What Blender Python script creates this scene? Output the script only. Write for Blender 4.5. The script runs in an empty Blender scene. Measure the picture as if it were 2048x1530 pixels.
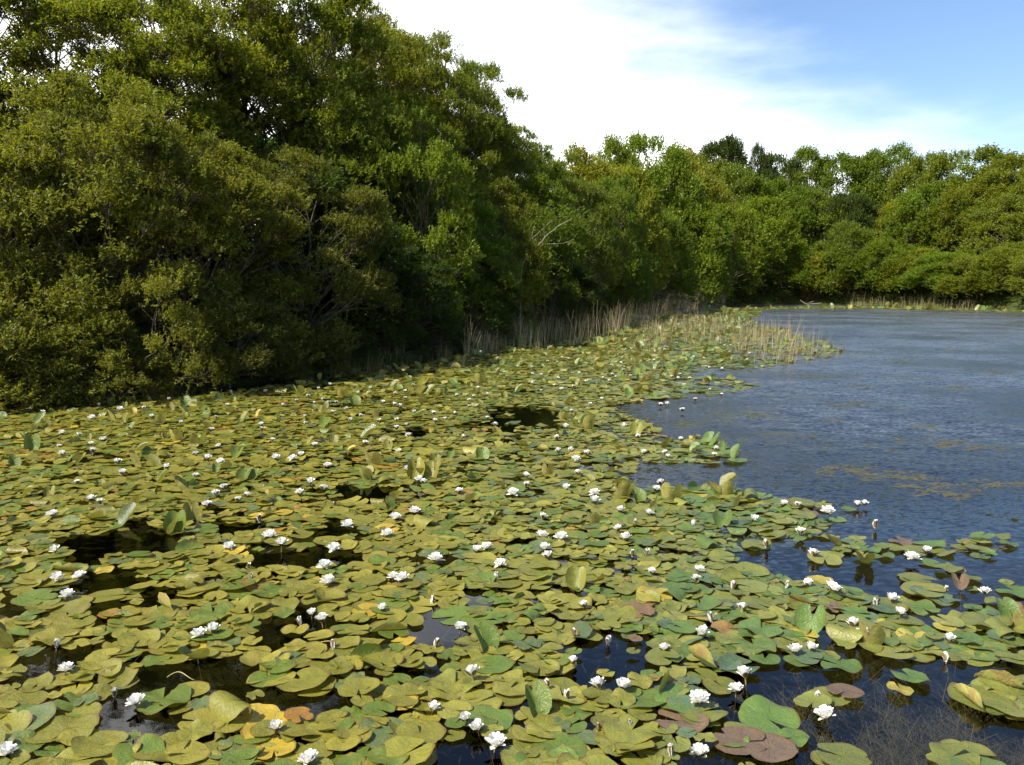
import bpy, math, random
import numpy as np
from mathutils import Vector, Matrix

R_ = math.radians
rng = np.random.default_rng(11)
random.seed(5)
scene = bpy.context.scene
col = scene.collection

# ------------------------------------------------------------------ camera
CAM_H, F_PX, PITCH = 2.4, 1704.0, math.atan(197 / 1704.0)
cam_d = bpy.data.cameras.new('camera')
cam_d.sensor_width = 36.0
cam_d.lens = 36.0 * F_PX / 2048.0
cam_d.clip_start, cam_d.clip_end = 0.05, 6000
cam = bpy.data.objects.new('camera', cam_d)
cam.location = (0, 0, CAM_H)
cam.rotation_euler = (math.pi / 2 - PITCH, 0, 0)
col.objects.link(cam)
scene.camera = cam

# ------------------------------------------------------------------ sky, sun, exposure
SUN_EL = R_(50)
SUN_FROM = Vector((-0.84, -0.54, 0)).normalized()        # horizontal direction towards the sun
world = bpy.data.worlds.new('World')
scene.world = world
world.use_nodes = True
wn, wl = world.node_tree.nodes, world.node_tree.links
wn.clear()
w_out = wn.new('ShaderNodeOutputWorld')
w_bg = wn.new('ShaderNodeBackground')
w_bg.inputs['Strength'].default_value = 0.125
w_sky = wn.new('ShaderNodeTexSky')
w_sky.sky_type = 'NISHITA'
w_sky.sun_disc = False
w_sky.sun_elevation = SUN_EL
w_sky.sun_rotation = math.atan2(SUN_FROM.x, SUN_FROM.y)
w_sky.air_density, w_sky.dust_density, w_sky.ozone_density = 0.9, 0.7, 4.0
w_tc = wn.new('ShaderNodeTexCoord')
w_map = wn.new('ShaderNodeMapping')
w_map.inputs['Scale'].default_value = (1.6, 1.6, 5.5)
w_map.inputs['Location'].default_value = (0.4, 0.1, 0.2)
w_noise = wn.new('ShaderNodeTexNoise')
w_noise.inputs['Scale'].default_value = 2.2
w_noise.inputs['Detail'].default_value = 7
w_noise.inputs['Roughness'].default_value = 0.52
w_sep = wn.new('ShaderNodeSeparateXYZ')
wl.new(w_tc.outputs['Generated'], w_map.inputs['Vector'])
wl.new(w_map.outputs['Vector'], w_noise.inputs['Vector'])
wl.new(w_tc.outputs['Generated'], w_sep.inputs[0])


def wmath(op, a, b, c=None):
    n = wn.new('ShaderNodeMath'); n.operation = op
    for i, v in enumerate((a, b, c)):
        if v is None: continue
        if isinstance(v, (int, float)): n.inputs[i].default_value = v
        else: wl.new(v, n.inputs[i])
    return n.outputs[0]

# a bank of bright cloud low in the sky, thinning with height and towards the right-hand side
c_e = wmath('MULTIPLY', w_sep.outputs['Z'], -4.8)
c_x = wmath('MULTIPLY', w_sep.outputs['X'], -2.3)
c_s = wmath('ADD', wmath('ADD', c_e, c_x), wmath('MULTIPLY_ADD', w_noise.outputs['Fac'], 1.45, 1.36))
w_ramp = wn.new('ShaderNodeMapRange'); w_ramp.interpolation_type = 'SMOOTHSTEP'
w_ramp.inputs['From Min'].default_value = 0.0; w_ramp.inputs['From Max'].default_value = 1.15
wl.new(c_s, w_ramp.inputs['Value'])
w_mix = wn.new('ShaderNodeMix'); w_mix.data_type = 'RGBA'
wl.new(w_ramp.outputs['Result'], w_mix.inputs['Factor'])
wl.new(w_sky.outputs['Color'], w_mix.inputs['A'])
w_mix.inputs['B'].default_value = (10.6, 10.7, 10.6, 1)
wl.new(w_mix.outputs['Result'], w_bg.inputs['Color'])
wl.new(w_bg.outputs[0], w_out.inputs['Surface'])

sun_d = bpy.data.lights.new('sun', 'SUN')
sun_d.energy, sun_d.angle, sun_d.color = 5.0, R_(0.53), (1.0, 0.945, 0.84)
sun = bpy.data.objects.new('sun', sun_d)
to_sun = Vector((SUN_FROM.x * math.cos(SUN_EL), SUN_FROM.y * math.cos(SUN_EL), math.sin(SUN_EL)))
sun.rotation_euler = to_sun.to_track_quat('Z', 'Y').to_euler()
sun.location = (-30, -20, 40)
col.objects.link(sun)

scene.view_settings.view_transform = 'Standard'
scene.view_settings.look = 'None'
scene.view_settings.exposure = 0.74
scene.view_settings.gamma = 1.0
scene.view_settings.use_curve_mapping = False
scene.render.engine = 'CYCLES'
scene.cycles.use_denoising = True
scene.cycles.max_bounces = 7
scene.cycles.transparent_max_bounces = 12
scene.cycles.caustics_reflective = False
scene.cycles.caustics_refractive = False
scene.cycles.sample_clamp_indirect = 4.0

# ------------------------------------------------------------------ pixel <-> world
CP, SP = math.cos(PITCH), math.sin(PITCH)


def unproject(px, py, z=0.0):
    a, b = (px - 1024) / F_PX, -(py - 765) / F_PX
    dy, dz = CP + b * SP, -SP + b * CP
    t = (z - CAM_H) / dz
    return a * t, dy * t


def project(X, Y, Z):
    zc = Y * CP - (Z - CAM_H) * SP
    yc = Y * SP + (Z - CAM_H) * CP
    return 1024 + F_PX * X / zc, 765 - F_PX * yc / zc


def height_at(py, Y):                                     # height of what shows at row py when it stands Y metres away
    b = -(py - 765) / F_PX
    return CAM_H + Y * (-SP + b * CP) / (CP + b * SP)


def inside(poly, X, Y):
    p = np.asarray(poly, float)
    r = np.zeros(np.shape(X), bool)
    j = len(p) - 1
    for i in range(len(p)):
        xi, yi, xj, yj = p[i, 0], p[i, 1], p[j, 0], p[j, 1]
        c = ((yi > Y) != (yj > Y)) & (X < (xj - xi) * (Y - yi) / (yj - yi + 1e-12) + xi)
        r ^= c
        j = i
    return r


def vnoise(x, y, seed=0):                                 # smooth value noise, vectorised
    xi, yi = np.floor(x).astype(np.int64), np.floor(y).astype(np.int64)
    fx, fy = x - xi, y - yi
    fx, fy = fx * fx * (3 - 2 * fx), fy * fy * (3 - 2 * fy)

    def h(a, b):
        n = (a * 374761393 + b * 668265263 + seed * 974711) & 0x7fffffff
        n = ((n ^ (n >> 13)) * 1274126177) & 0x7fffffff
        return ((n ^ (n >> 16)) & 0xffff) / 65535.0
    return (h(xi, yi) * (1 - fx) + h(xi + 1, yi) * fx) * (1 - fy) + (h(xi, yi + 1) * (1 - fx) + h(xi + 1, yi + 1) * fx) * fy


def smooth(a, b, x):
    t = np.clip((x - a) / (b - a), 0, 1)
    return t * t * (3 - 2 * t)

# ------------------------------------------------------------------ object helpers


def np_mesh(name, V, quads=None, tris=None, mats=(), attrs=None, smooth_shade=False, matidx=None):
    me = bpy.data.meshes.new(name)
    V = np.asarray(V, np.float32)
    me.vertices.add(len(V)); me.vertices.foreach_set('co', V.ravel())
    loops, totals = [], []
    if quads is not None and len(quads):
        loops.append(np.asarray(quads, np.int32).ravel()); totals.append(np.full(len(quads), 4, np.int32))
    if tris is not None and len(tris):
        loops.append(np.asarray(tris, np.int32).ravel()); totals.append(np.full(len(tris), 3, np.int32))
    L = np.concatenate(loops); T = np.concatenate(totals)
    S = np.concatenate([[0], np.cumsum(T)[:-1]]).astype(np.int32)
    me.loops.add(len(L)); me.loops.foreach_set('vertex_index', L)
    me.polygons.add(len(T)); me.polygons.foreach_set('loop_start', S); me.polygons.foreach_set('loop_total', T)
    if smooth_shade: me.polygons.foreach_set('use_smooth', np.ones(len(T), bool))
    for m in mats: me.materials.append(m)
    if matidx is not None: me.polygons.foreach_set('material_index', np.asarray(matidx, np.int32))
    for k, (typ, arr) in (attrs or {}).items():
        a = me.attributes.new(k, typ, 'POINT')
        key = {'FLOAT': 'value', 'FLOAT_VECTOR': 'vector', 'FLOAT_COLOR': 'color'}[typ]
        a.data.foreach_set(key, np.asarray(arr, np.float32).ravel())
    me.update(calc_edges=True)
    me.validate()
    return me


def link(name, data, parent=None, loc=None):
    o = bpy.data.objects.new(name, data)
    if parent is not None: o.parent = parent
    if loc is not None: o.location = loc
    col.objects.link(o)
    return o


def tag(o, label, cat, group=None, kind=None):
    o['label'] = label; o['category'] = cat
    if group: o['group'] = group
    if kind: o['kind'] = kind
    return o


class MB:                                                 # collects vertices, quads and tris
    def __init__(s): s.v, s.q, s.t, s.n = [], [], [], 0

    def add(s, V, quads=None, tris=None):
        V = np.asarray(V, float).reshape(-1, 3)
        if quads is not None and len(quads): s.q.append(np.asarray(quads) + s.n)
        if tris is not None and len(tris): s.t.append(np.asarray(tris) + s.n)
        s.v.append(V); s.n += len(V)

    def tube(s, P, rad, sides=6):
        P = np.asarray(P, float); n = len(P)
        T = np.gradient(P, axis=0); T /= np.linalg.norm(T, axis=1)[:, None] + 1e-9
        ref = np.array([0, 0, 1.0]) if abs(T[:, 2]).mean() < 0.8 else np.array([1.0, 0, 0])
        A = np.cross(T, ref); A /= np.linalg.norm(A, axis=1)[:, None] + 1e-9
        B = np.cross(T, A)
        th = np.arange(sides) / sides * 2 * np.pi
        rad = np.broadcast_to(np.asarray(rad, float), (n,))
        V = P[:, None] + rad[:, None, None] * (np.cos(th)[None, :, None] * A[:, None] + np.sin(th)[None, :, None] * B[:, None])
        i = np.arange(n - 1)[:, None] * sides; j = np.arange(sides)[None]; k = (j + 1) % sides
        Q = np.stack([i + j, i + k, i + sides + k, i + sides + j], -1).reshape(-1, 4)
        s.add(V.reshape(-1, 3), quads=Q)

    def mesh(s, name, mats, **k):
        return np_mesh(name, np.concatenate(s.v), np.concatenate(s.q) if s.q else None,
                       np.concatenate(s.t) if s.t else None, mats, **k)


def unit(a):
    return a / (np.linalg.norm(a, axis=-1, keepdims=True) + 1e-9)

# ------------------------------------------------------------------ materials


class NT:
    def __init__(s, name):
        s.m = bpy.data.materials.new(name); s.m.use_nodes = True
        s.t = s.m.node_tree; s.t.nodes.clear()
        s.out = s.n('ShaderNodeOutputMaterial')

    def n(s, typ, **kw):
        nd = s.t.nodes.new(typ)
        for k, v in kw.items(): setattr(nd, k, v)
        return nd

    def l(s, a, b): s.t.links.new(a, b)

    def put(s, sock, v):
        if isinstance(v, bpy.types.NodeSocket): s.l(v, sock)
        else: sock.default_value = v

    def math(s, op, a, b=0.0, c=None, clamp=False):
        nd = s.n('ShaderNodeMath', operation=op, use_clamp=clamp)
        s.put(nd.inputs[0], a); s.put(nd.inputs[1], b)
        if c is not None: s.put(nd.inputs[2], c)
        return nd.outputs[0]

    def mix(s, f, a, b, blend='MIX'):
        nd = s.n('ShaderNodeMix', data_type='RGBA', blend_type=blend)
        s.put(nd.inputs['Factor'], f); s.put(nd.inputs['A'], a); s.put(nd.inputs['B'], b)
        return nd.outputs['Result']

    def rng(s, v, a, b, c=0.0, d=1.0, st='SMOOTHSTEP'):
        nd = s.n('ShaderNodeMapRange', interpolation_type=st)
        s.put(nd.inputs['Value'], v)
        for k, x in zip(('From Min', 'From Max', 'To Min', 'To Max'), (a, b, c, d)): nd.inputs[k].default_value = x
        return nd.outputs['Result']

    def noise(s, vec, scale, detail=3, rough=0.5, dim='3D'):
        nd = s.n('ShaderNodeTexNoise', noise_dimensions=dim)
        if vec is not None: s.l(vec, nd.inputs['Vector'])
        nd.inputs['Scale'].default_value = scale; nd.inputs['Detail'].default_value = detail
        nd.inputs['Roughness'].default_value = rough
        return nd.outputs['Fac']

    def attr(s, name, out='Fac'):
        nd = s.n('ShaderNodeAttribute'); nd.attribute_name = name
        return nd.outputs[out]

    def bsdf(s, color, rough=0.6, spec=0.5, normal=None):
        nd = s.n('ShaderNodeBsdfPrincipled')
        s.put(nd.inputs['Base Color'], color); s.put(nd.inputs['Roughness'], rough)
        s.put(nd.inputs['Specular IOR Level'], spec)
        if normal is not None: s.l(normal, nd.inputs['Normal'])
        return nd

    def bump(s, h, dist, strength=1.0):
        nd = s.n('ShaderNodeBump'); s.l(h, nd.inputs['Height'])
        nd.inputs['Distance'].default_value = dist
        s.put(nd.inputs['Strength'], strength)
        return nd.outputs['Normal']

    def end(s, sh): s.l(sh, s.out.inputs['Surface']); return s.m


def mat_leaf():
    t = NT('foliage')
    oi = t.n('ShaderNodeObjectInfo')
    lr = t.attr('lr'); cl = t.attr('cl')
    base = oi.outputs['Color']
    c = t.mix(t.rng(lr, 0.0, 1.0, 0.0, 0.75, 'LINEAR'), t.mix(0.45, base, (0.012, 0.020, 0.004, 1)), base)
    c = t.mix(t.rng(lr, 0.78, 1.0, 0, 0.55), c, t.mix(1.0, base, (1.55, 1.4, 0.9, 1), 'MULTIPLY'))
    c = t.mix(t.rng(cl, 0.0, 1.0, 0.0, 0.5, 'LINEAR'), c, t.mix(1.0, base, (1.04, 1.0, 0.6, 1), 'MULTIPLY'))
    c = t.mix(t.rng(lr, 0.025, 0.02, 0, 1, 'LINEAR'), c, (0.10, 0.055, 0.018, 1))
    p = t.bsdf(c, 0.55, 0.32)
    tr = t.n('ShaderNodeBsdfTranslucent')
    t.l(t.mix(1.0, c, (1.5, 1.45, 0.5, 1), 'MULTIPLY'), tr.inputs['Color'])
    ms = t.n('ShaderNodeMixShader'); ms.inputs[0].default_value = 0.46
    t.l(p.outputs[0], ms.inputs[1]); t.l(tr.outputs[0], ms.inputs[2])
    return t.end(ms.outputs[0])


def mat_bark(name, a, b):
    t = NT(name)
    tc = t.n('ShaderNodeTexCoord').outputs['Object']
    mp = t.n('ShaderNodeMapping'); mp.inputs['Scale'].default_value = (1, 1, 0.35); t.l(tc, mp.inputs[0])
    n1 = t.noise(mp.outputs[0], 14, 5, 0.6)
    n2 = t.noise(tc, 1.7, 3)
    c = t.mix(t.rng(n1, 0.35, 0.65), a, b)
    c = t.mix(t.rng(n2, 0.5, 0.7, 0, 0.6), c, (0.045, 0.06, 0.02, 1))
    return t.end(t.bsdf(c, 0.85, 0.2, t.bump(n1, 0.02)).outputs[0])


def mat_pad():
    t = NT('lily_pad_blade')
    base = t.attr('pcol', 'Color')
    loc = t.attr('ploc', 'Vector')
    s = t.n('ShaderNodeSeparateXYZ'); t.l(loc, s.inputs[0])
    xy = t.n('ShaderNodeCombineXYZ'); t.l(s.outputs[0], xy.inputs[0]); t.l(s.outputs[1], xy.inputs[1])
    t.l(t.math('MULTIPLY', s.outputs[2], 37.0), xy.inputs[2])
    r = t.math('SQRT', t.math('ADD', t.math('MULTIPLY', s.outputs[0], s.outputs[0]), t.math('MULTIPLY', s.outputs[1], s.outputs[1])))
    n1 = t.noise(xy.outputs[0], 2.2, 4, 0.6)
    n2 = t.noise(xy.outputs[0], 9, 4, 0.65)
    n3 = t.noise(xy.outputs[0], 26, 3, 0.6)
    ang = t.math('ARCTAN2', s.outputs[1], s.outputs[0])
    wob = t.math('MULTIPLY_ADD', n2, 1.6, t.math('MULTIPLY', ang, 17.0))
    vein = t.rng(t.math('ABSOLUTE', t.math('SINE', t.math('MULTIPLY', wob, 0.5))), 0.22, 0.0, 0.0, 1.0)
    vein = t.math('MULTIPLY', vein, t.rng(r, 1.0, 0.45, 0.0, 1.0))
    c = t.mix(t.rng(n1, 0.30, 0.72), base, t.mix(1.0, base, (1.35, 1.22, 0.9, 1), 'MULTIPLY'))
    c = t.mix(t.rng(n2, 0.42, 0.75, 0, 0.6), c, t.mix(1.0, c, (0.60, 0.68, 0.75, 1), 'MULTIPLY'))
    c = t.mix(t.math('MULTIPLY', vein, 0.55), c, t.mix(1.0, base, (1.6, 1.6, 1.8, 1), 'MULTIPLY'))
    # withered blotches and bitten brown rims
    blot = t.math('ADD', t.math('MULTIPLY', n1, 0.7), t.math('MULTIPLY', s.outputs[2], 0.26))
    c = t.mix(t.rng(t.math('ADD', blot, t.math('MULTIPLY', n3, 0.12)), 0.67, 0.78, 0, 0.75), c, (0.235, 0.16, 0.032, 1))
    c = t.mix(t.rng(n3, 0.45, 0.62, 0, 0.35), c, t.mix(1.0, base, (1.45, 1.25, 1.1, 1), 'MULTIPLY'))
    c = t.mix(t.rng(n3, 0.62, 0.72, 0, 0.7), c, (0.07, 0.05, 0.018, 1))
    c = t.mix(t.rng(t.math('ADD', r, t.math('MULTIPLY', n2, 0.10)), 0.97, 1.05, 0, 0.65), c, (0.12, 0.065, 0.022, 1))
    geo = t.n('ShaderNodeNewGeometry')
    under = t.mix(t.rng(n1, 0.35, 0.7), (0.34, 0.34, 0.085, 1), (0.30, 0.20, 0.085, 1))
    under = t.mix(t.math('MULTIPLY', vein, 0.3), under, (0.16, 0.12, 0.03, 1))
    c = t.mix(geo.outputs['Backfacing'], c, under)
    h = t.math('ADD', t.math('MULTIPLY', vein, -0.6), t.math('ADD', t.math('MULTIPLY', n1, 2.2), t.math('MULTIPLY', n2, 0.9)))
    nrm = t.bump(h, 0.006, 0.8)
    rough = t.rng(n2, 0.3, 0.7, 0.24, 0.42)
    p = t.bsdf(c, rough, 0.40, nrm)
    tr = t.n('ShaderNodeBsdfTranslucent'); t.l(t.mix(1.0, c, (1.3, 1.4, 0.5, 1), 'MULTIPLY'), tr.inputs['Color'])
    ms = t.n('ShaderNodeMixShader'); ms.inputs[0].default_value = 0.16
    t.l(p.outputs[0], ms.inputs[1]); t.l(tr.outputs[0], ms.inputs[2])
    return t.end(ms.outputs[0])


def mat_water():
    t = NT('pond_water')
    tc = t.n('ShaderNodeTexCoord').outputs['Object']
    mp = t.n('ShaderNodeMapping'); mp.inputs['Scale'].default_value = (0.55, 1.0, 1.0); mp.inputs['Rotation'].default_value = (0, 0, R_(14))
    t.l(tc, mp.inputs[0])
    def slope(scale, amount, detail):
        nd = t.n('ShaderNodeTexNoise'); t.l(mp.outputs[0], nd.inputs['Vector'])
        nd.inputs['Scale'].default_value = scale; nd.inputs['Detail'].default_value = detail
        v = t.n('ShaderNodeVectorMath', operation='MULTIPLY_ADD'); t.l(nd.outputs['Color'], v.inputs[0])
        v.inputs[1].default_value = (amount, amount, 0); v.inputs[2].default_value = (-amount / 2, -amount / 2, 0)
        return v.outputs[0]
    sl = t.n('ShaderNodeVectorMath', operation='ADD'); t.l(slope(24.0, 0.9, 3), sl.inputs[0]); t.l(slope(4.0, 0.38, 2), sl.inputs[1])
    n3 = t.noise(tc, 0.22, 3, 0.55)
    # breeze: calm among the near lilies, ruffled out on the open pond
    sp = t.n('ShaderNodeSeparateXYZ'); t.l(tc, sp.inputs[0])
    off = t.math('SUBTRACT', sp.outputs[0], t.math('MULTIPLY', sp.outputs[1], 0.13))
    ruff = t.math('MULTIPLY', t.rng(sp.outputs[1], 5.0, 13.0, 0.16, 1.0), t.rng(off, -1.5, 1.2, 0.14, 1.0))
    strength = t.math('MULTIPLY', t.rng(n3, 0.30, 0.68, 0.68, 1.0), ruff)
    sc = t.n('ShaderNodeVectorMath', operation='SCALE'); t.l(sl.outputs[0], sc.inputs[0]); t.l(strength, sc.inputs['Scale'])
    ad = t.n('ShaderNodeVectorMath', operation='ADD'); t.l(sc.outputs[0], ad.inputs[0]); ad.inputs[1].default_value = (0, 0, 1)
    nm = t.n('ShaderNodeVectorMath', operation='NORMALIZE'); t.l(ad.outputs[0], nm.inputs[0])
    nrm = nm.outputs[0]
    fr = t.n('ShaderNodeFresnel'); fr.inputs['IOR'].default_value = 1.33; t.l(nrm, fr.inputs['Normal'])
    gl = t.n('ShaderNodeBsdfGlossy'); t.l(t.rng(strength, 0.1, 1.0, 0.04, 0.30, 'LINEAR'), gl.inputs['Roughness']); t.l(nrm, gl.inputs['Normal'])
    gl.inputs['Color'].default_value = (1, 1, 1, 1)
    tr = t.n('ShaderNodeBsdfTransparent'); tr.inputs['Color'].default_value = (0.40, 0.40, 0.33, 1)
    ms = t.n('ShaderNodeMixShader')
    t.l(fr.outputs[0], ms.inputs[0]); t.l(tr.outputs[0], ms.inputs[1]); t.l(gl.outputs[0], ms.inputs[2])
    return t.end(ms.outputs[0])


def mat_ground():
    t = NT('bank_soil')
    tc = t.n('ShaderNodeTexCoord').outputs['Object']
    n1 = t.noise(tc, 0.5, 5, 0.6); n2 = t.noise(tc, 5, 5, 0.65)
    c = t.mix(t.rng(n2, 0.35, 0.68), (0.035, 0.028, 0.014, 1), (0.055, 0.07, 0.018, 1))
    c = t.mix(t.rng(n1, 0.4, 0.65), c, (0.06, 0.085, 0.016, 1))
    z = t.n('ShaderNodeSeparateXYZ'); t.l(tc, z.inputs[0])
    c = t.mix(t.rng(z.outputs[2], 0.06, -0.08), c, t.mix(n2, (0.020, 0.017, 0.011, 1), (0.05, 0.042, 0.024, 1)))
    return t.end(t.bsdf(c, 0.95, 0.1, t.bump(n2, 0.1)).outputs[0])


def mat_simple(name, a, b, scale=20, rough=0.7, spec=0.3, transl=0.0):
    t = NT(name)
    tc = t.n('ShaderNodeTexCoord').outputs['Object']
    n = t.noise(tc, scale, 3, 0.6)
    c = t.mix(t.rng(n, 0.35, 0.65), a, b)
    p = t.bsdf(c, rough, spec)
    if not transl: return t.end(p.outputs[0])
    tr = t.n('ShaderNodeBsdfTranslucent'); t.l(c, tr.inputs['Color'])
    ms = t.n('ShaderNodeMixShader'); ms.inputs[0].default_value = transl
    t.l(p.outputs[0], ms.inputs[1]); t.l(tr.outputs[0], ms.inputs[2])
    return t.end(ms.outputs[0])


def mat_blade(name, dry, green):                          # reeds and weed: colour by strand
    t = NT(name)
    lr = t.attr('lr'); cl = t.attr('cl')
    c = t.mix(lr, dry[0], dry[1])
    c = t.mix(t.rng(cl, 0.45, 0.55), c, t.mix(lr, green[0], green[1]))
    return t.end(t.bsdf(c, 0.7, 0.25).outputs[0])


def mat_sepal():
    t = NT('lily_sepal')
    tc = t.n('ShaderNodeTexCoord').outputs['Object']
    geo = t.n('ShaderNodeNewGeometry')
    n = t.noise(tc, 60, 3)
    c = t.mix(t.rng(n, 0.35, 0.65), (0.17, 0.085, 0.045, 1), (0.15, 0.13, 0.04, 1))
    c = t.mix(geo.outputs['Backfacing'], (0.72, 0.70, 0.60, 1), c)
    return t.end(t.bsdf(c, 0.5, 0.3).outputs[0])


M_LEAF = mat_leaf()
M_BARK = mat_bark('bark', (0.075, 0.06, 0.042, 1), (0.16, 0.135, 0.10, 1))
M_PALE = mat_bark('pale_bark', (0.20, 0.18, 0.145, 1), (0.34, 0.31, 0.25, 1))
M_PAD = mat_pad()
M_WATER = mat_water()
M_GROUND = mat_ground()
M_PETAL = mat_simple('lily_petal', (0.80, 0.79, 0.74, 1), (0.86, 0.85, 0.80, 1), 40, 0.5, 0.3, 0.22)
M_SEPAL = mat_sepal()
M_STAMEN = mat_simple('lily_stamens', (0.72, 0.42, 0.03, 1), (0.80, 0.55, 0.06, 1), 80, 0.6, 0.2)
M_STEM = mat_simple('lily_stem', (0.16, 0.10, 0.05, 1), (0.22, 0.17, 0.07, 1), 12, 0.55, 0.3)
M_STALK = mat_simple('pale_stalk', (0.30, 0.25, 0.09, 1), (0.38, 0.31, 0.13, 1), 12, 0.5, 0.3)
M_REED = mat_blade('reed_stem', ((0.16, 0.115, 0.055, 1), (0.46, 0.37, 0.21, 1)), ((0.07, 0.10, 0.02, 1), (0.13, 0.16, 0.04, 1)))
M_WEED = mat_blade('pondweed', ((0.042, 0.042, 0.026, 1), (0.095, 0.085, 0.050, 1)), ((0.03, 0.036, 0.014, 1), (0.08, 0.085, 0.03, 1)))
M_SUBWEED = mat_blade('underwater_weed', ((0.30, 0.24, 0.16, 1), (0.50, 0.42, 0.30, 1)), ((0.22, 0.22, 0.12, 1), (0.34, 0.32, 0.18, 1)))

# ------------------------------------------------------------------ the pond and its banks
WATERLINE = [(-300, 815), (0, 806), (150, 803), (300, 795), (420, 782), (500, 772), (600, 757), (700, 742), (800, 727),
             (900, 704), (1000, 690), (1100, 668), (1200, 652), (1260, 637), (1320, 624), (1400, 612), (1500, 609),
             (1600, 609), (1700, 610), (1800, 612), (1900, 615), (2048, 621), (2300, 632)]
SHORE = [unproject(*p) for p in WATERLINE]
POND = SHORE + [(54, 44), (47, 20), (28, 6), (9, 1.3), (-6, 1.3), (-13, 3.5), (-17, 10)]
SHORE_A = np.array(SHORE)
WL_X = np.array([p[0] for p in WATERLINE], float)
WL_D = SHORE_A[:, 1]


def shore_depth(px): return float(np.interp(px, WL_X, WL_D))


def pond_distance(X, Y):                                  # > 0 on land
    best = np.full(X.shape, 1e9)
    P = np.array(POND)
    for i in range(len(P)):
        a, b = P[i], P[(i + 1) % len(P)]
        ab = b - a
        t = np.clip(((X - a[0]) * ab[0] + (Y - a[1]) * ab[1]) / (ab @ ab), 0, 1)
        best = np.minimum(best, np.hypot(X - a[0] - t * ab[0], Y - a[1] - t * ab[1]))
    return np.where(inside(POND, X, Y), -best, best)


def ground_z(X, Y):
    X, Y = np.asarray(X, float), np.asarray(Y, float)
    d = pond_distance(X, Y)
    w = smooth(15, 75, Y) * smooth(-30, 5, X)
    near = smooth(10, 3, Y)
    slope = 0.16 + 0.34 * w
    cap = (2.6 + 7.0 * w) * (1 - near) + 0.9 * near
    up = 0.16 * smooth(0, 0.8, d) + cap * (1 - np.exp(-slope * np.maximum(d - 0.4, 0) / cap))
    up = up + smooth(1, 8, d) * (vnoise(X / 5, Y / 5, 3) - 0.4) * (0.5 + 1.2 * w)
    down = -np.minimum(0.06 + 0.34 * np.abs(d), 0.95) - 0.1 * vnoise(X, Y, 9)
    return np.where(d > 0, up, down)


def axis(lo, hi, step, far, grow=1.35):
    a = list(np.arange(lo, hi + 1e-6, step))
    s = step
    while a[-1] < far: s *= grow; a.append(a[-1] + s)
    s = step
    while a[0] > -far: s *= grow; a.insert(0, a[0] - s)
    return np.array(a)


ax, ay = axis(-40, 85, 0.8, 2500), axis(-6, 135, 0.8, 2500)
GX, GY = np.meshgrid(ax, ay)
GZ = ground_z(GX, GY)
nx, ny = len(ax), len(ay)
ii = (np.arange(ny - 1)[:, None] * nx + np.arange(nx - 1)[None]).ravel()
terrain = link('terrain', np_mesh('terrain', np.stack([GX, GY, GZ], -1).reshape(-1, 3),
               np.stack([ii, ii + 1, ii + nx + 1, ii + nx], -1), mats=[M_GROUND], smooth_shade=True))
tag(terrain, 'dark soil and grass of the pond banks and wooded slopes', 'terrain', kind='structure')

wx, wy = np.linspace(-30, 70, 21), np.linspace(-2, 122, 21)
WX, WY = np.meshgrid(wx, wy)
ii = (np.arange(20)[:, None] * 21 + np.arange(20)[None]).ravel()
water = link('water', np_mesh('water', np.stack([WX, WY, 0 * WX], -1).reshape(-1, 3),
             np.stack([ii, ii + 1, ii + 22, ii + 21], -1), mats=[M_WATER], smooth_shade=True))
tag(water, 'rippled blue pond water reflecting the sky', 'water', kind='structure')

# ------------------------------------------------------------------ trees


def leaf_mesh(name, P, D, L, W, cl, fold=0.18, upbias=0.9):
    n = len(P)
    D = unit(D)
    up = np.array([0, 0, upbias]) + rng.normal(0, 0.55, (n, 3))
    S = unit(np.cross(D, up)); N = np.cross(S, D)
    L, W = L[:, None], W[:, None]
    V = np.empty((n, 4, 3))
    V[:, 0] = P
    V[:, 1] = P + D * L * 0.48 + S * W * 0.5 + N * W * fold
    V[:, 2] = P + D * L - N * L * 0.12
    V[:, 3] = P + D * L * 0.48 - S * W * 0.5 + N * W * fold
    Q = np.arange(n * 4).reshape(n, 4)
    lr = np.repeat(rng.random(n), 4)
    return np_mesh(name, V.reshape(-1, 3), Q, mats=[M_LEAF],
                   attrs={'lr': ('FLOAT', lr), 'cl': ('FLOAT', np.repeat(cl, 4))})


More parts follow.
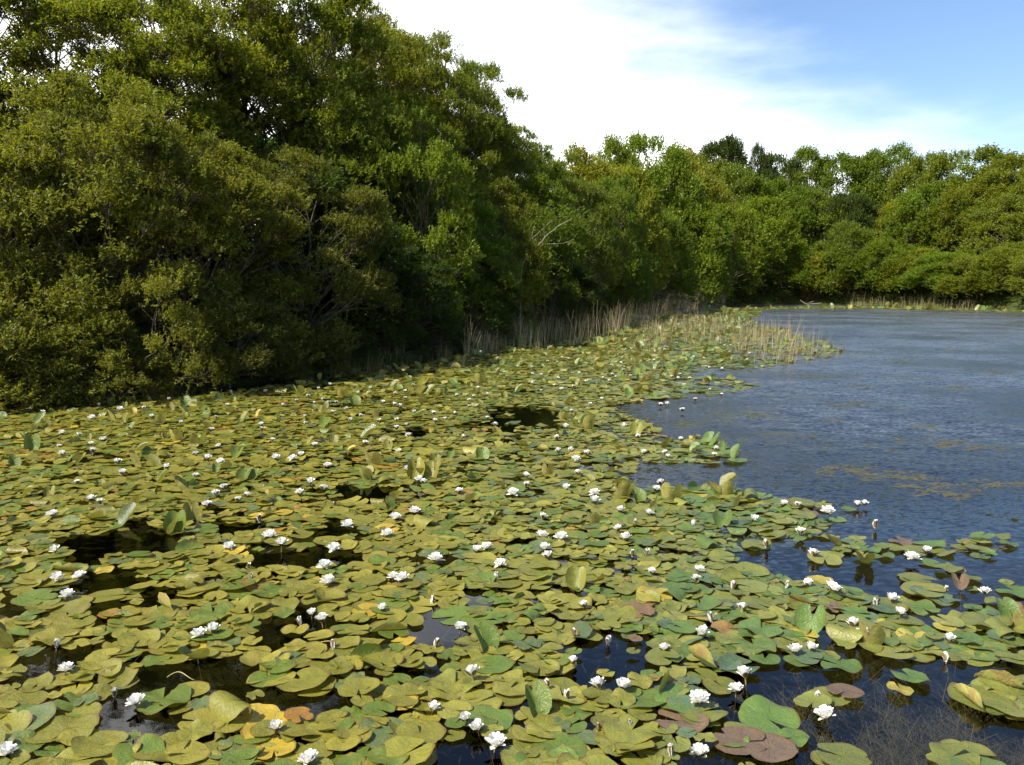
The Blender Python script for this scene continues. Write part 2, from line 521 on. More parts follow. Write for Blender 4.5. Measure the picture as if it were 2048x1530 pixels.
def make_tree(kind, H, Rr, base_h, n_clump, n_spray, k_leaf, leaf_l, leaf_w, clump_r, stems, trunk_r,
              lean=(0, 0), bark=None, sides=5, flat=0.75, twigs=5, wind=(0, 0, 0), shape=1.0, rough=0.5, skirt=0.5, core=0.55):
    """Builds (trunk mesh, crown mesh) of one tree standing at the origin."""
    ch = H - base_h
    C = np.array([lean[0] * 0.6, lean[1] * 0.6, base_h + ch * 0.43])
    u = rng.normal(0, 1, (n_clump * 3, 3)); u = unit(u)
    u = u[u[:, 2] > -0.75][:n_clump]
    n_clump = len(u)
    lob = (0.97 - rough / 2) + rough * vnoise(np.arctan2(u[:, 1], u[:, 0]) * 1.6 + 9, u[:, 2] * 2.2 + 3, int(rng.integers(999)))
    rad = lob * rng.uniform(core, 1.0, n_clump) ** 0.5
    widen = np.where(u[:, 2] < 0, shape * (1 - u[:, 2] ** 2 + 1e-3) ** (-0.5 * skirt), 1.0)
    cc = C + u * np.stack([Rr * widen, Rr * widen, np.where(u[:, 2] > 0, ch * 0.57, ch * (0.43 + 0.22 * skirt * (base_h < 0.5)))], -1) * (rad[:, None]) * 0.86
    cc[:, 0] += lean[0] * 0.5 * (cc[:, 2] / H); cc[:, 1] += lean[1] * 0.5 * (cc[:, 2] / H)
    cc[:, 2] = np.maximum(cc[:, 2], clump_r * 0.35)
    cr = clump_r * rng.uniform(0.6, 1.35, n_clump)
    clr = rng.random(n_clump)
    # sprays
    w = cr ** 2; w = w / w.sum()
    ci = rng.choice(n_clump, n_spray, p=w)
    out = unit(cc[ci] - (C - np.array([0, 0, ch * 0.2])))
    d = unit(rng.normal(0, 1, (n_spray, 3)) * 0.6 + out * 0.75 + np.array([0, 0, 0.55]))
    rr = rng.uniform(0.35, 1.0, n_spray) ** 0.6
    P = cc[ci] + d * (cr[ci] * rr)[:, None] * np.array([1, 1, flat])
    A = unit(d * 0.7 + np.array([0, 0, 0.45]) + np.array(wind) + rng.normal(0, 0.35, (n_spray, 3)))
    SL = leaf_l * rng.uniform(1.8, 4.0, n_spray)
    # leaves
    k = k_leaf
    tt = (np.arange(k)[None] + rng.random((n_spray, k))) / k
    PP = P[:, None] + A[:, None] * (SL[:, None] * tt)[..., None]
    rd = rng.normal(0, 1, (n_spray, k, 3)); rd -= (rd * A[:, None]).sum(-1, keepdims=True) * A[:, None]; rd = unit(rd)
    ph = rng.uniform(0.5, 1.25, (n_spray, k, 1))
    DD = A[:, None] * np.cos(ph) + rd * np.sin(ph) + np.array(wind)
    PP, DD = PP.reshape(-1, 3), DD.reshape(-1, 3)
    n = len(PP)
    LL = leaf_l * rng.uniform(0.65, 1.3, n); WW = leaf_w * rng.uniform(0.7, 1.25, n)
    ok = PP[:, 2] > 0.08
    PP, DD, LL, WW = PP[ok], DD[ok], LL[ok], WW[ok]
    crown = leaf_mesh(kind + '_crown', PP, DD, LL, WW, np.repeat(clr[ci], k)[ok])
    # trunk, limbs, twigs
    mb = MB()
    tops = []
    for s in range(stems):
        a = rng.uniform(0, 6.28); sp = 0.0 if stems == 1 else rng.uniform(0.25, 0.6) * Rr
        top = np.array([math.cos(a) * sp + lean[0], math.sin(a) * sp + lean[1], base_h + ch * rng.uniform(0.6, 0.85)])
        b0 = np.array([math.cos(a), math.sin(a), 0]) * (0 if stems == 1 else trunk_r * 1.6)
        ts = np.linspace(0, 1, 8)[:, None]
        path = b0 * (1 - ts) + top * ts ** np.array([1.5, 1.5, 1.0])
        path[1:-1] += rng.normal(0, 0.05 * H / 8, (6, 3)) * np.array([1, 1, 0.2])
        path[0, 2] = -0.25
        rad_ = trunk_r * (1 - 0.82 * ts[:, 0]) * (1.0 if stems == 1 else 0.75)
        rad_[0] *= 1.35
        mb.tube(path, rad_, sides + 1)
        tops.append((path, rad_))
    for i in range(n_clump):
        path, rad_ = tops[int(rng.integers(stems))]
        zs = path[:, 2]
        want = max(base_h * 0.55, cc[i, 2] - np.hypot(*(cc[i, :2] - path[4, :2])) * rng.uniform(0.7, 1.2) - 0.3)
        j = int(np.clip(np.searchsorted(zs, want), 1, len(zs) - 2))
        p0 = path[j]; p3 = cc[i]
        mid = p0 * 0.5 + p3 * 0.5 + np.array([0, 0, 0.12 * np.linalg.norm(p3 - p0)]) * rng.uniform(-0.3, 1.0) + rng.normal(0, 0.08, 3) * np.linalg.norm(p3 - p0)
        tq = np.linspace(0, 1, 5)[:, None]
        bp = p0 * (1 - tq) ** 2 + 2 * mid * tq * (1 - tq) + p3 * tq ** 2
        r0 = min(rad_[j] * 0.62, 0.018 + 0.022 * np.linalg.norm(p3 - p0))
        mb.tube(bp, np.linspace(r0, r0 * 0.28, 5), sides)
        own = np.where(ci == i)[0]
        for q in own[:twigs]:
            e = P[q] + A[q] * SL[q] * 0.6
            m2 = (p3 + e) / 2 + rng.normal(0, 0.04, 3)
            mb.tube(np.array([p3, m2, e]), [r0 * 0.3, r0 * 0.2, 0.003], 3)
    trunk = mb.mesh(kind + '_trunk', [bark or M_BARK], smooth_shade=True)
    return trunk, crown


WIND = (0.10, 0.0, 0.0)
KINDS = {}


def kinds(name, count, **kw):
    H, Rr = kw['H'], kw['Rr']
    KINDS[name] = [(make_tree(name, **kw), H, Rr) for _ in range(count)]


kinds('sallow', 3, H=6.5, Rr=3.0, base_h=0.0, n_clump=105, n_spray=8600, k_leaf=11, leaf_l=0.090, leaf_w=0.038, clump_r=0.60,
      stems=4, trunk_r=0.11, twigs=8, shape=1.15, skirt=0.9, rough=0.62)
kinds('low_sallow', 2, H=2.7, Rr=1.9, base_h=0.0, n_clump=60, n_spray=3600, k_leaf=10, leaf_l=0.075, leaf_w=0.030, clump_r=0.40,
      stems=4, trunk_r=0.05, twigs=7, shape=1.15, skirt=1.0)
kinds('ash', 3, H=13.0, Rr=3.9, base_h=2.5, n_clump=140, n_spray=8200, k_leaf=12, leaf_l=0.125, leaf_w=0.055, clump_r=0.92,
      stems=2, trunk_r=0.20, twigs=9, flat=0.6, wind=WIND)
kinds('hawthorn', 3, H=7.0, Rr=3.0, base_h=0.3, n_clump=100, n_spray=5600, k_leaf=11, leaf_l=0.11, leaf_w=0.055, clump_r=0.66,
      stems=3, trunk_r=0.12, twigs=5, wind=WIND, shape=1.1)
kinds('far_tree', 5, H=9.0, Rr=4.2, base_h=0.4, n_clump=95, n_spray=4600, k_leaf=7, leaf_l=0.22, leaf_w=0.125, clump_r=1.22,
      stems=2, trunk_r=0.20, twigs=0, flat=0.8, wind=(0.14, 0, 0), shape=1.05, rough=0.16, skirt=0.9, core=0.8)

OLIVE = (0.180, 0.196, 0.032)
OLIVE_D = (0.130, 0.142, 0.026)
FRESH = (0.145, 0.212, 0.020)
BRIGHT = (0.185, 0.255, 0.022)
YELLOW = (0.240, 0.265, 0.026)
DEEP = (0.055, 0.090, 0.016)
ASHY = (0.176, 0.214, 0.024)
used = {}


def tree(name, kind, px, behind, top_y, hw, tint, label, cat='tree', group=None, pale=False):
    D = shore_depth(px) + behind
    X = (px - 1024) / F_PX * (D * CP + CAM_H * SP)
    gz = float(ground_z(np.array([X]), np.array([D]))[0])
    Hh = height_at(top_y, D) - gz
    Wd = hw / F_PX * D
    i = used.get(kind, 0); used[kind] = i + 1
    (tr, cr), H0, R0 = KINDS[kind][i % len(KINDS[kind])]
    e = link(name, None)
    e.location = (X, D, gz - 0.05)
    e.rotation_euler = (0, 0, rng.uniform(0, 6.28))
    e.scale = (Wd / R0, Wd / R0, Hh / H0)
    tag(e, label, cat, group)
    link('trunk', tr, e)
    c = link('crown', cr, e)
    f = rng.uniform(0.9, 1.1)
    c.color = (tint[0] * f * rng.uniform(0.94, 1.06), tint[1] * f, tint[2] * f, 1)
    return e


# near bank: grey-leaved sallows standing in the water's edge
tree('sallow_bush', 'low_sallow', -70, 0.3, 515, 230, OLIVE, 'low olive sallow bush at the waterline, its branches spreading onto the lily pads', 'bush')
tree('sallow_bush', 'low_sallow', 110, 0.3, 600, 170, OLIVE, 'low dense sallow bush with dark gaps at the foot of the tallest sallow', 'bush')
tree('sallow_bush', 'low_sallow', 300, 0.3, 555, 150, OLIVE, 'rounded olive sallow bush bulging over the edge of the lily field', 'bush')
tree('sallow_bush', 'low_sallow', 455, 0.3, 590, 130, OLIVE_D, 'small sallow bush between the rounded sallow and the shaded bank', 'bush')
tree('sallow_tree', 'sallow', 20, 2.6, 205, 250, OLIVE, 'broad olive sallow beside a dark hollow in the foliage')
tree('sallow_tree', 'sallow', 215, 2.4, 150, 260, OLIVE, 'tallest yellowish sallow on the near bank, rising above the low bushes')
tree('sallow_tree', 'sallow', 400, 2.6, 235, 240, OLIVE, 'wide olive sallow with bare twigs showing near its top')
tree('sallow_tree', 'sallow', 590, 2.4, 285, 190, OLIVE_D, 'drooping sallow leaning out over the shaded shore')
tree('sallow_tree', 'sallow', -230, 3.6, 260, 260, OLIVE, 'sallow growing where the near bank bends out of sight')
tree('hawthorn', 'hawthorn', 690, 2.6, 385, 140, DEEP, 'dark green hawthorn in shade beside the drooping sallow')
tree('hawthorn', 'hawthorn', 835, 4.0, 245, 120, BRIGHT, 'vivid fresh green tree standing out against the darker wood')
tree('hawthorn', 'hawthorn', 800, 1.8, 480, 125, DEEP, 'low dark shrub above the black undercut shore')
tree('hawthorn', 'hawthorn', 905, 3.5, 375, 125, FRESH, 'fresh green hawthorn with a flat spreading top in front of the tall wood')
tree('hawthorn', 'hawthorn', 985, 4.5, 330, 110, ASHY, 'dull green hawthorn with reddish dry sprays behind the pale limbed tree')
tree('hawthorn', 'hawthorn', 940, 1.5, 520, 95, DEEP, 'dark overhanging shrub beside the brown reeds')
tree('hawthorn', 'hawthorn', 1075, 5.5, 345, 100, FRESH, 'green tree above the pale forked limb')
tree('hawthorn', 'hawthorn', 1150, 5.0, 330, 95, ASHY, 'dull green tree between the pale forked limb and the far reeds')
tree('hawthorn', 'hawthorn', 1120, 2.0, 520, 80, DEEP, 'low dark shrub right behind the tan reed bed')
tree('hawthorn', 'hawthorn', 1215, 6.0, 345, 85, FRESH, 'mid green tree where the near bank turns towards the far shore')
tree('hawthorn', 'hawthorn', 1240, 2.5, 480, 70, FRESH, 'bushy green tree whose skirts touch the reeds at the bend')
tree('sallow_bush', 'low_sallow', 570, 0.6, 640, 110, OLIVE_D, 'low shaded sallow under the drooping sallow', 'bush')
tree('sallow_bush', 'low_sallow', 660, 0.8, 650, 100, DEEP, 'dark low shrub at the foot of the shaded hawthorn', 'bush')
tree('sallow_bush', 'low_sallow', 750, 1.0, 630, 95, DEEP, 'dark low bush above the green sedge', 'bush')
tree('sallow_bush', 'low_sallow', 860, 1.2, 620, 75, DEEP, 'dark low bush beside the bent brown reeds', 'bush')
tree('sallow_bush', 'low_sallow', 10, 0.2, 660, 160, OLIVE, 'low sallow skirt touching the lily pads beside the rounded sallows', 'bush')
tree('sallow_bush', 'low_sallow', 215, 0.2, 660, 130, OLIVE, 'low sallow filling the gap between two rounded bushes', 'bush')
# tall wood behind them
for px, bh, ty, hw, tint, lab in [
        (-190, 10, -160, 250, ASHY, 'tall ash at the outer end of the wood behind the sallows'),
        (70, 10.5, -150, 250, ASHY, 'tall ash behind the broad sallow with thin upright stems'),
        (300, 9.5, -90, 220, ASHY, 'tall loose ash with sky showing between its bare stems'),
        (470, 11, -110, 220, YELLOW, 'tall yellow green ash with slanting stems behind the wide sallow'),
        (610, 10.0, -120, 190, ASHY, 'tallest ash of the wood, its trunk forking high up'),
        (720, 13, -20, 150, YELLOW, 'tall yellow green ash at the top of the sloping skyline'),
        (790, 16, 22, 130, YELLOW, 'ash whose crown tip stands out on the sloping skyline'),
        (690, 8, 150, 150, ASHY, 'leaning ash with dark trunk under the skyline trees'),
        (880, 14, 62, 130, ASHY, 'broad ash with loose ragged twigs against the white sky'),
        (950, 15, 95, 100, FRESH, 'ash at the shoulder of the sloping skyline'),
        (985, 12, 215, 90, ASHY, 'ash below the shoulder of the sloping skyline'),
        (1030, 15, 245, 80, FRESH, 'smaller ash low on the sloping skyline'),
        (820, 9, 170, 120, ASHY, 'many stemmed ash behind the vivid green tree'),
        (1085, 14, 292, 75, FRESH, 'last ash of the sloping skyline before the far wood')]:
    tree('ash_tree', 'ash', px, bh, ty, hw, tint, lab)
for px, bh, ty, hw in [(120, 5.8, 330, 260), (-120, 6.2, 330, 260), (520, 6.5, 300, 220), (660, 6.0, 330, 150), (760, 7.0, 330, 120), (350, 6.2, 330, 200)]:
    tree('hawthorn', 'hawthorn', px, bh, ty, hw, DEEP, 'shaded dark hawthorn filling the understorey behind the sallows', group='understorey hawthorns')

# far bank: three rows up the slope
FAR = [
    ('at the far waterline', 3, [(1300, 420, 75, FRESH), (1365, 410, 80, BRIGHT), (1430, 415, 85, BRIGHT), (1505, 402, 85, BRIGHT), (1590, 500, 62, FRESH),
                                 (1650, 500, 55, YELLOW), (1691, 452, 60, FRESH), (1767, 482, 62, FRESH), (1830, 500, 60, YELLOW), (1890, 505, 70, FRESH),
                                 (1960, 510, 70, ASHY), (2030, 490, 75, ASHY), (2110, 480, 80, ASHY)]),
    ('halfway up the far slope', 13, [(1235, 345, 85, YELLOW), (1330, 345, 85, BRIGHT), (1401, 365, 70, YELLOW), (1465, 345, 75, FRESH), (1545, 365, 75, FRESH),
                                      (1620, 385, 70, FRESH), (1692, 390, 60, DEEP), (1800, 395, 55, YELLOW), (1850, 375, 75, FRESH), (1930, 380, 80, ASHY),
                                      (2020, 395, 85, ASHY), (2110, 390, 85, ASHY)]),
    ('on the far skyline', 22, [(1150, 312, 70, YELLOW), (1215, 296, 60, FRESH), (1290, 287, 70, BRIGHT), (1350, 312, 60, YELLOW), (1438, 283, 50, DEEP), (1402, 318, 55, ASHY),
                                (1509, 303, 30, DEEP), (1548, 318, 42, DEEP), (1592, 304, 42, FRESH), (1680, 314, 60, FRESH), (1765, 299, 55, FRESH),
                                (1835, 320, 55, ASHY), (1935, 303, 80, ASHY), (2030, 318, 80, ASHY), (2120, 312, 80, ASHY)])]
TN = {FRESH: 'mid green', BRIGHT: 'bright yellowish green', YELLOW: 'yellow olive', DEEP: 'dark green', ASHY: 'dull green'}
SPECIAL = {
    1300: 'mid green tree where the tan reeds meet the far shore', 1365: 'bright green tree directly behind the tall brown reed stand',
    1430: 'bright green tree at the outer end of the tall brown reed stand', 1505: 'bright rounded tree at the far waterline beside a black shadow',
    1590: 'small mid green tree at the far waterline above the bleached driftwood', 1650: 'small yellow olive tree at the waterline beside the dry brown shrub',
    1691: 'mid green domed tree next to the start of the low reed fringe', 1767: 'mid green tree rising behind the low reed fringe',
    1830: 'yellow olive tree rising behind the low reed fringe', 1890: 'mid green tree at the outer end of the low reed fringe',
    1235: 'yellow olive tree behind the bend of the bank, lower than the skyline', 1330: 'bright green tree on the slope above the tall brown reed stand',
    1401: 'yellow olive tree on the far slope between bright green crowns', 1465: 'mid green tree on the slope below the dark domed skyline tree',
    1545: 'mid green tree on the slope below the small dark bushy skyline tree', 1620: 'mid green tree on the slope above the bleached driftwood',
    1692: 'dark green tree on the far slope amid lighter crowns', 1800: 'small yellow olive tree on the open grassy part of the slope',
    1850: 'mid green tree on the slope above the low reed fringe',
    1150: 'yellow olive skyline tree next to the last ash', 1215: 'mid green tree in the dip of the skyline', 1290: 'bright skyline tree at the notch where the two woods meet',
    1350: 'yellow olive skyline tree beside the bright notch tree', 1438: 'dark domed tree rising on the far skyline', 1402: 'dull green skyline tree in front of the dark domed tree',
    1509: 'narrow dark upright tree on the far skyline', 1548: 'small dark bushy tree on the far skyline beside the narrow upright one',
    1592: 'mid green skyline tree next to the small dark bushy one', 1680: 'broad mid green skyline tree above the bleached driftwood', 1765: 'mid green skyline tree above the open grassy slope'}
for where, bh, lst in FAR:
    for px, ty, hw, tint in lst:
        if bh == 22 and hw > 30: hw *= 1.28
        lab = SPECIAL.get(px) or '%s rounded tree %s' % (TN[tint], where)
        tree('far_bank_tree', 'far_tree', px, bh + rng.uniform(-1, 1), ty, hw, tint, lab, group='trees on the far bank')

# the pale forked limb that shows against the dark wood
D = shore_depth(1045) - 0.4


def at(px, py, Y): return np.array([(px - 1024) / F_PX * (Y * CP - (height_at(py, Y) - CAM_H) * SP), Y, height_at(py, Y)])


gz = float(ground_z(np.array([at(1040, 660, D)[0]]), np.array([D]))[0])
e = link('forked_tree', None); e.location = (at(1040, 660, D)[0], D, gz)
tag(e, 'bare pale forked tree leaning out from the dark wood above the reeds', 'tree')
org = np.array(e.location)
mb = MB()
for pts, r0, r1 in [([(1040, 668), (1042, 540), (1050, 518), (1075, 493), (1092, 472), (1115, 452), (1145, 436)], 0.075, 0.02),
                    ([(1052, 515), (1056, 490), (1064, 470), (1070, 448)], 0.04, 0.014),
                    ([(1062, 480), (1085, 458), (1105, 440)], 0.03, 0.012),
                    ([(1075, 492), (1100, 487), (1128, 487), (1150, 478)], 0.022, 0.008),
                    ([(1090, 474), (1087, 462)], 0.02, 0.01), ([(1073, 494), (1072, 473)], 0.02, 0.01),
                    ([(1043, 545), (1075, 540), (1095, 528)], 0.025, 0.01), ([(1045, 560), (1010, 553), (975, 557)], 0.022, 0.008)]:
    P = np.array([at(x, y, D + 0.02 * (x - 1040) * -0.4) for x, y in pts]) - org
    t = np.linspace(0, 1, len(P)); tf = np.linspace(0, 1, len(P) * 3)
    P = np.stack([np.interp(tf, t, P[:, k]) for k in range(3)], -1)
    P[1:-1] += rng.normal(0, 0.015, (len(P) - 2, 3))
    mb.tube(P, np.linspace(r0, r1, len(P)) * 0.62, 6)
link('trunk', mb.mesh('forked_trunk', [M_PALE], smooth_shade=True), e)
ends = np.array([at(x, y, D) - org for x, y in [(1150, 436), (1105, 438), (1070, 446), (1150, 478), (1096, 526), (1130, 440), (1085, 455), (975, 557), (1060, 530)]])
n = 420
P0 = ends[rng.integers(0, len(ends), n)] + rng.normal(0, 0.34, (n, 3))
A0 = unit(rng.normal(0, 0.6, (n, 3)) + np.array([0.3, 0, 0.6]))
PP = (P0[:, None] + A0[:, None] * (rng.random((n, 8, 1)) * 0.35)).reshape(-1, 3)
DD = (A0[:, None] + rng.normal(0, 0.7, (n, 8, 3))).reshape(-1, 3)
c = link('crown', leaf_mesh('forked_crown', PP, DD, rng.uniform(0.08, 0.14, len(PP)), rng.uniform(0.04, 0.07, len(PP)), np.zeros(len(PP))), e)
c.color = (*FRESH, 1)

# dry rust-coloured shrubs
for px, bh, ty, hw, lab in [(1160, 1.0, 552, 22, 'rust brown dry shrub spray hanging above the tan reeds'), (1240, 1.0, 545, 18, 'straw coloured dry shrub at the bend of the bank'),
                            (1622, 1.2, 572, 20, 'dry brown shrub at the far waterline above the driftwood')]:
    tree('dry_shrub', 'low_sallow', px, bh, ty, hw, (0.26, 0.155, 0.075), lab, 'shrub')

# undergrowth on the slopes: nobody could count it
n = 45000
UX, UY = rng.uniform(-30, 75, n), rng.uniform(14, 125, n)
dd = pond_distance(UX, UY)
uu, vv = project(UX, UY, 1.0)
ok = (dd > 0.15) & (dd < 30) & (uu > -150) & (uu < 2200)
UX, UY, dd = UX[ok], UY[ok], dd[ok]
UZ = ground_z(UX, UY) + rng.random(len(UX)) ** 2 * (0.5 + 0.4 * vnoise(UX / 2, UY / 2, 5))
k = 3
PP = np.repeat(np.stack([UX, UY, UZ], -1), k, 0) + rng.normal(0, 0.12, (len(UX) * k, 3))
sz = np.repeat(np.clip(UY / 110, 0.2, 1.0), k)
ug = link('undergrowth', leaf_mesh('undergrowth', PP, rng.normal(0, 1, (len(PP), 3)) + np.array([0, 0, 0.8]), 0.42 * sz, 0.17 * sz, vnoise(PP[:, 0] / 3, PP[:, 1] / 3, 8)))
ug.color = (0.060, 0.085, 0.016, 1)
tag(ug, 'low bracken and bramble undergrowth covering the banks and slope', 'undergrowth', kind='stuff')

# ------------------------------------------------------------------ reeds


def blades(name, X, Y, Z0, Ht, wid, lean, green, mat, bend=0.6, seg=4):
    n = len(X)
    az = rng.uniform(0, 6.28, n); la = np.abs(rng.normal(0, lean, n))
    dirx, diry = np.cos(az) * la + 0.05, np.sin(az) * la
    t = np.linspace(0, 1, seg + 1)
    fa = rng.uniform(0, 3.14, n); wx_, wy_ = np.cos(fa) * 0.5, np.sin(fa) * 0.5 * 0.4
    V = np.empty((n, seg + 1, 2, 3))
    for i, ti in enumerate(t):
        q = ti + bend * ti * ti
        cx, cy, cz = X + dirx * Ht * q, Y + diry * Ht * q, Z0 + Ht * ti * (1 - 0.25 * la * ti)
        w = wid * (1 - 0.75 * ti)
        V[:, i, 0] = np.stack([cx - wx_ * w, cy - wy_ * w, cz], -1)
        V[:, i, 1] = np.stack([cx + wx_ * w, cy + wy_ * w, cz], -1)
    b = (np.arange(n) * (seg + 1) * 2)[:, None] + np.arange(seg)[None] * 2
    Q = np.stack([b, b + 1, b + 3, b + 2], -1).reshape(-1, 4)
    a = {'lr': ('FLOAT', np.repeat(rng.random(n), (seg + 1) * 2)), 'cl': ('FLOAT', np.repeat((rng.random(n) < green).astype(float), (seg + 1) * 2))}
    return np_mesh(name, V.reshape(-1, 3), Q, mats=[mat], attrs=a)


def reed_bed(poly, n, h, wid, green, label, lean=0.15, cat='reeds', name='reed_bed'):
    P = np.array([unproject(*p) for p in poly])
    lo, hi = P.min(0), P.max(0)
    X, Y = rng.uniform(lo[0], hi[0], n * 12), rng.uniform(lo[1], hi[1], n * 12)
    ok = inside(P, X, Y) & (vnoise(X * 1.2, Y * 0.7, 21) > rng.uniform(0.15, 0.75, len(X)))
    X, Y = X[ok][:n], Y[ok][:n]
    Z = np.maximum(ground_z(X, Y), -0.25)
    Ht = h * rng.uniform(0.45, 1.1, len(X)) * (0.45 + 0.85 * vnoise(X * 0.8, Y * 0.4, 4))
    o = link(name, blades(name, X, Y, Z, Ht, wid * rng.uniform(0.6, 1.4, len(X)), lean, green, M_REED))
    tag(o, label, cat, kind='stuff')


reed_bed([(600, 758), (720, 738), (840, 722), (905, 706), (900, 720), (840, 735), (700, 752), (600, 768)], 900, 0.75, 0.012, 0.8, 'thin green sedge along the shaded foot of the dark bank')
reed_bed([(-100, 808), (150, 803), (300, 796), (420, 783), (500, 773), (600, 758), (600, 766), (500, 782), (420, 792), (300, 804), (150, 811), (-100, 816)], 900, 0.42, 0.010, 0.75, 'short sedge and dead twigs in the shade under the near sallows', lean=0.35, cat='sedge', name='sedge')
reed_bed([(925, 700), (1000, 686), (1060, 674), (1055, 690), (1000, 702), (930, 716)], 500, 1.35, 0.016, 0.35, 'sparse bent brown reeds in the shade beneath the dark shrubs')
reed_bed([(1020, 688), (1100, 666), (1200, 650), (1235, 646), (1235, 672), (1200, 688), (1100, 700), (1030, 710)], 700, 1.75, 0.014, 0.35, 'tan reed bed standing along the bank below the forked tree')
reed_bed([(1215, 652), (1290, 628), (1330, 622), (1330, 634), (1290, 650), (1230, 678)], 520, 1.8, 0.020, 0.15, 'pale tan reeds where the bank bends away')
reed_bed([(1322, 622), (1400, 611), (1450, 609), (1450, 612), (1400, 616), (1330, 628)], 1500, 2.6, 0.030, 0.12, 'tall brown reed stand against the trees of the far shore')
reed_bed([(1690, 608), (1760, 610), (1850, 613), (1950, 616), (1950, 619), (1850, 616), (1700, 612)], 420, 1.5, 0.035, 0.3, 'low brown reed fringe under the trees of the far shore')
reed_bed([(1235, 690), (1300, 650), (1400, 636), (1480, 640), (1520, 655), (1500, 690), (1380, 690), (1300, 705)], 1300, 1.0, 0.020, 0.08, 'broken straw coloured reeds poking up through the distant lily pads', lean=0.16)
reed_bed([(1480, 660), (1560, 668), (1640, 690), (1660, 705), (1590, 728), (1520, 735), (1470, 715)], 460, 1.25, 0.020, 0.06, 'straw reeds at the tip of the lily field beside open water', lean=0.12)
reed_bed([(1630, 690), (1690, 700), (1690, 712), (1640, 720)], 12, 1.1, 0.018, 0.0, 'few lone straw stems standing in open water past the reeds', lean=0.08)

# driftwood at the far shore
p0 = at(1600, 610, shore_depth(1605) - 1.0)
mb = MB()
mb.tube(np.array([[0, 0, 0.55], [0.35, 0, 0.25], [0.8, 0, 0.06], [1.8, 0.1, 0.10], [2.6, 0.2, 0.2]]), [0.05, 0.07, 0.09, 0.07, 0.03], 6)
mb.tube(np.array([[0.8, 0, 0.08], [1.3, -0.2, 0.35], [1.5, -0.3, 0.4]]), [0.05, 0.03, 0.02], 5)
o = link('driftwood_branch', mb.mesh('driftwood', [M_PALE], smooth_shade=True), loc=(p0[0], p0[1], 0.0))
tag(o, 'pale bleached branch lying at the edge of the far lily pads', 'driftwood')

# ------------------------------------------------------------------ lily flowers: places read off the photograph
OPEN_, HALF, BUD, GREENBUD = 'open', 'half', 'bud', 'green'
FLOWERS = {
    OPEN_: [(113, 1149), (159, 1147), (133, 1185), (457, 1087), (539, 1066), (648, 1125), (656, 1158), (668, 1091), (130, 1333), (272, 1397), (104, 1023), (414, 1005),
            (694, 1045), (790, 1029), (828, 1017), (774, 1062), (1299, 1021), (1083, 1066), (974, 1088), (870, 1114), (785, 1147), (920, 1248), (991, 1481), (1400, 1394),
            (1472, 1372), (1654, 1425), (1824, 1110), (1655, 1017), (1398, 1133), (398, 1263), (10, 1499), (617, 1514), (805, 1152), (1122, 1069), (1001, 1121), (1399, 1499),
            (551, 909), (585, 911), (655, 926), (837, 953), (183, 830), (124, 860), (206, 873), (239, 812), (647, 971), (1026, 981), (1188, 981), (1151, 913), (441, 917), (448, 969)],
    HALF: [(111, 1095), (563, 1083), (623, 1222), (644, 1236), (426, 1256), (551, 1449), (1084, 1029), (1240, 1016), (1237, 1054), (1253, 1073), (953, 1096), (1087, 1093),
           (1095, 1110), (764, 1213), (1167, 1206), (1330, 1293), (1145, 1320), (945, 1343), (1199, 1368), (1245, 1370), (865, 1412), (932, 1433), (956, 1452), (1303, 1140),
           (1392, 1154), (1568, 1003), (1595, 1006), (1714, 1006), (1729, 1003), (1508, 1033), (1601, 1060), (1626, 1104), (1854, 1098), (1617, 1165), (1660, 1169),
           (1672, 1176), (1971, 1180), (1783, 1195), (1800, 1222), (1485, 1214), (1707, 1246), (1727, 1262), (1406, 1261), (1590, 1299), (1622, 1294), (1899, 1273), (1491, 1346),
           (1322, 961), (1311, 975), (1432, 893), (1428, 905), (1330, 901), (1335, 909), (1286, 900), (1276, 870), (1361, 874), (1247, 847), (1143, 817), (1181, 803), (1203, 793),
           (1443, 784), (1421, 775), (1391, 794), (1365, 816), (1320, 805), (1334, 803), (1173, 903), (1117, 898), (1143, 897), (1115, 872), (1131, 848), (1156, 942),
           (1051, 947), (1052, 965), (1132, 972), (1189, 997), (544, 875), (523, 854), (522, 844), (629, 887), (729, 882), (798, 898), (757, 908), (602, 906), (621, 960),
           (600, 983), (847, 960), (816, 934), (919, 979), (927, 869), (818, 867), (793, 852), (759, 837), (701, 836), (721, 827), (793, 836), (815, 845), (747, 849), (828, 819),
           (866, 822), (910, 822), (869, 837), (890, 833), (974, 831), (989, 845), (939, 808), (939, 795), (799, 806), (788, 804), (766, 800), (694, 812), (657, 801), (646, 794),
           (629, 801), (667, 820), (610, 828), (611, 842), (566, 805), (594, 797), (616, 788), (673, 800), (532, 778), (637, 772), (659, 764), (716, 781), (742, 772), (790, 783),
           (809, 777), (810, 792), (826, 765), (955, 771), (974, 783), (914, 786), (947, 788), (84, 806), (63, 814), (84, 820), (199, 806), (288, 812), (303, 828), (60, 875),
           (157, 865), (118, 888), (124, 904), (181, 883), (185, 897), (236, 920), (245, 942), (361, 840), (422, 855), (437, 888), (391, 905), (414, 912), (333, 930), (391, 947),
           (154, 961), (432, 983), (477, 995), (493, 987), (415, 1006), (183, 995), (199, 999), (338, 794), (453, 805), (432, 830)],
    BUD: [(497, 1128), (499, 1151), (229, 1381), (113, 1284), (668, 1289), (601, 1239), (249, 1029), (520, 1036), (994, 1149), (864, 1197), (871, 1286), (1148, 1263), (1216, 1278),
          (1094, 1367), (1135, 1386), (1342, 1499), (1387, 1043), (1271, 1041), (1265, 1104), (1294, 1104), (1533, 1086), (1466, 1170), (1573, 1166), (1892, 1175), (1753, 1204),
          (1424, 1233), (1892, 1313), (1635, 1388), (671, 1007), (1750, 1047)],
    GREENBUD: [(1196, 1450), (1259, 1443)]}
far_n = 46
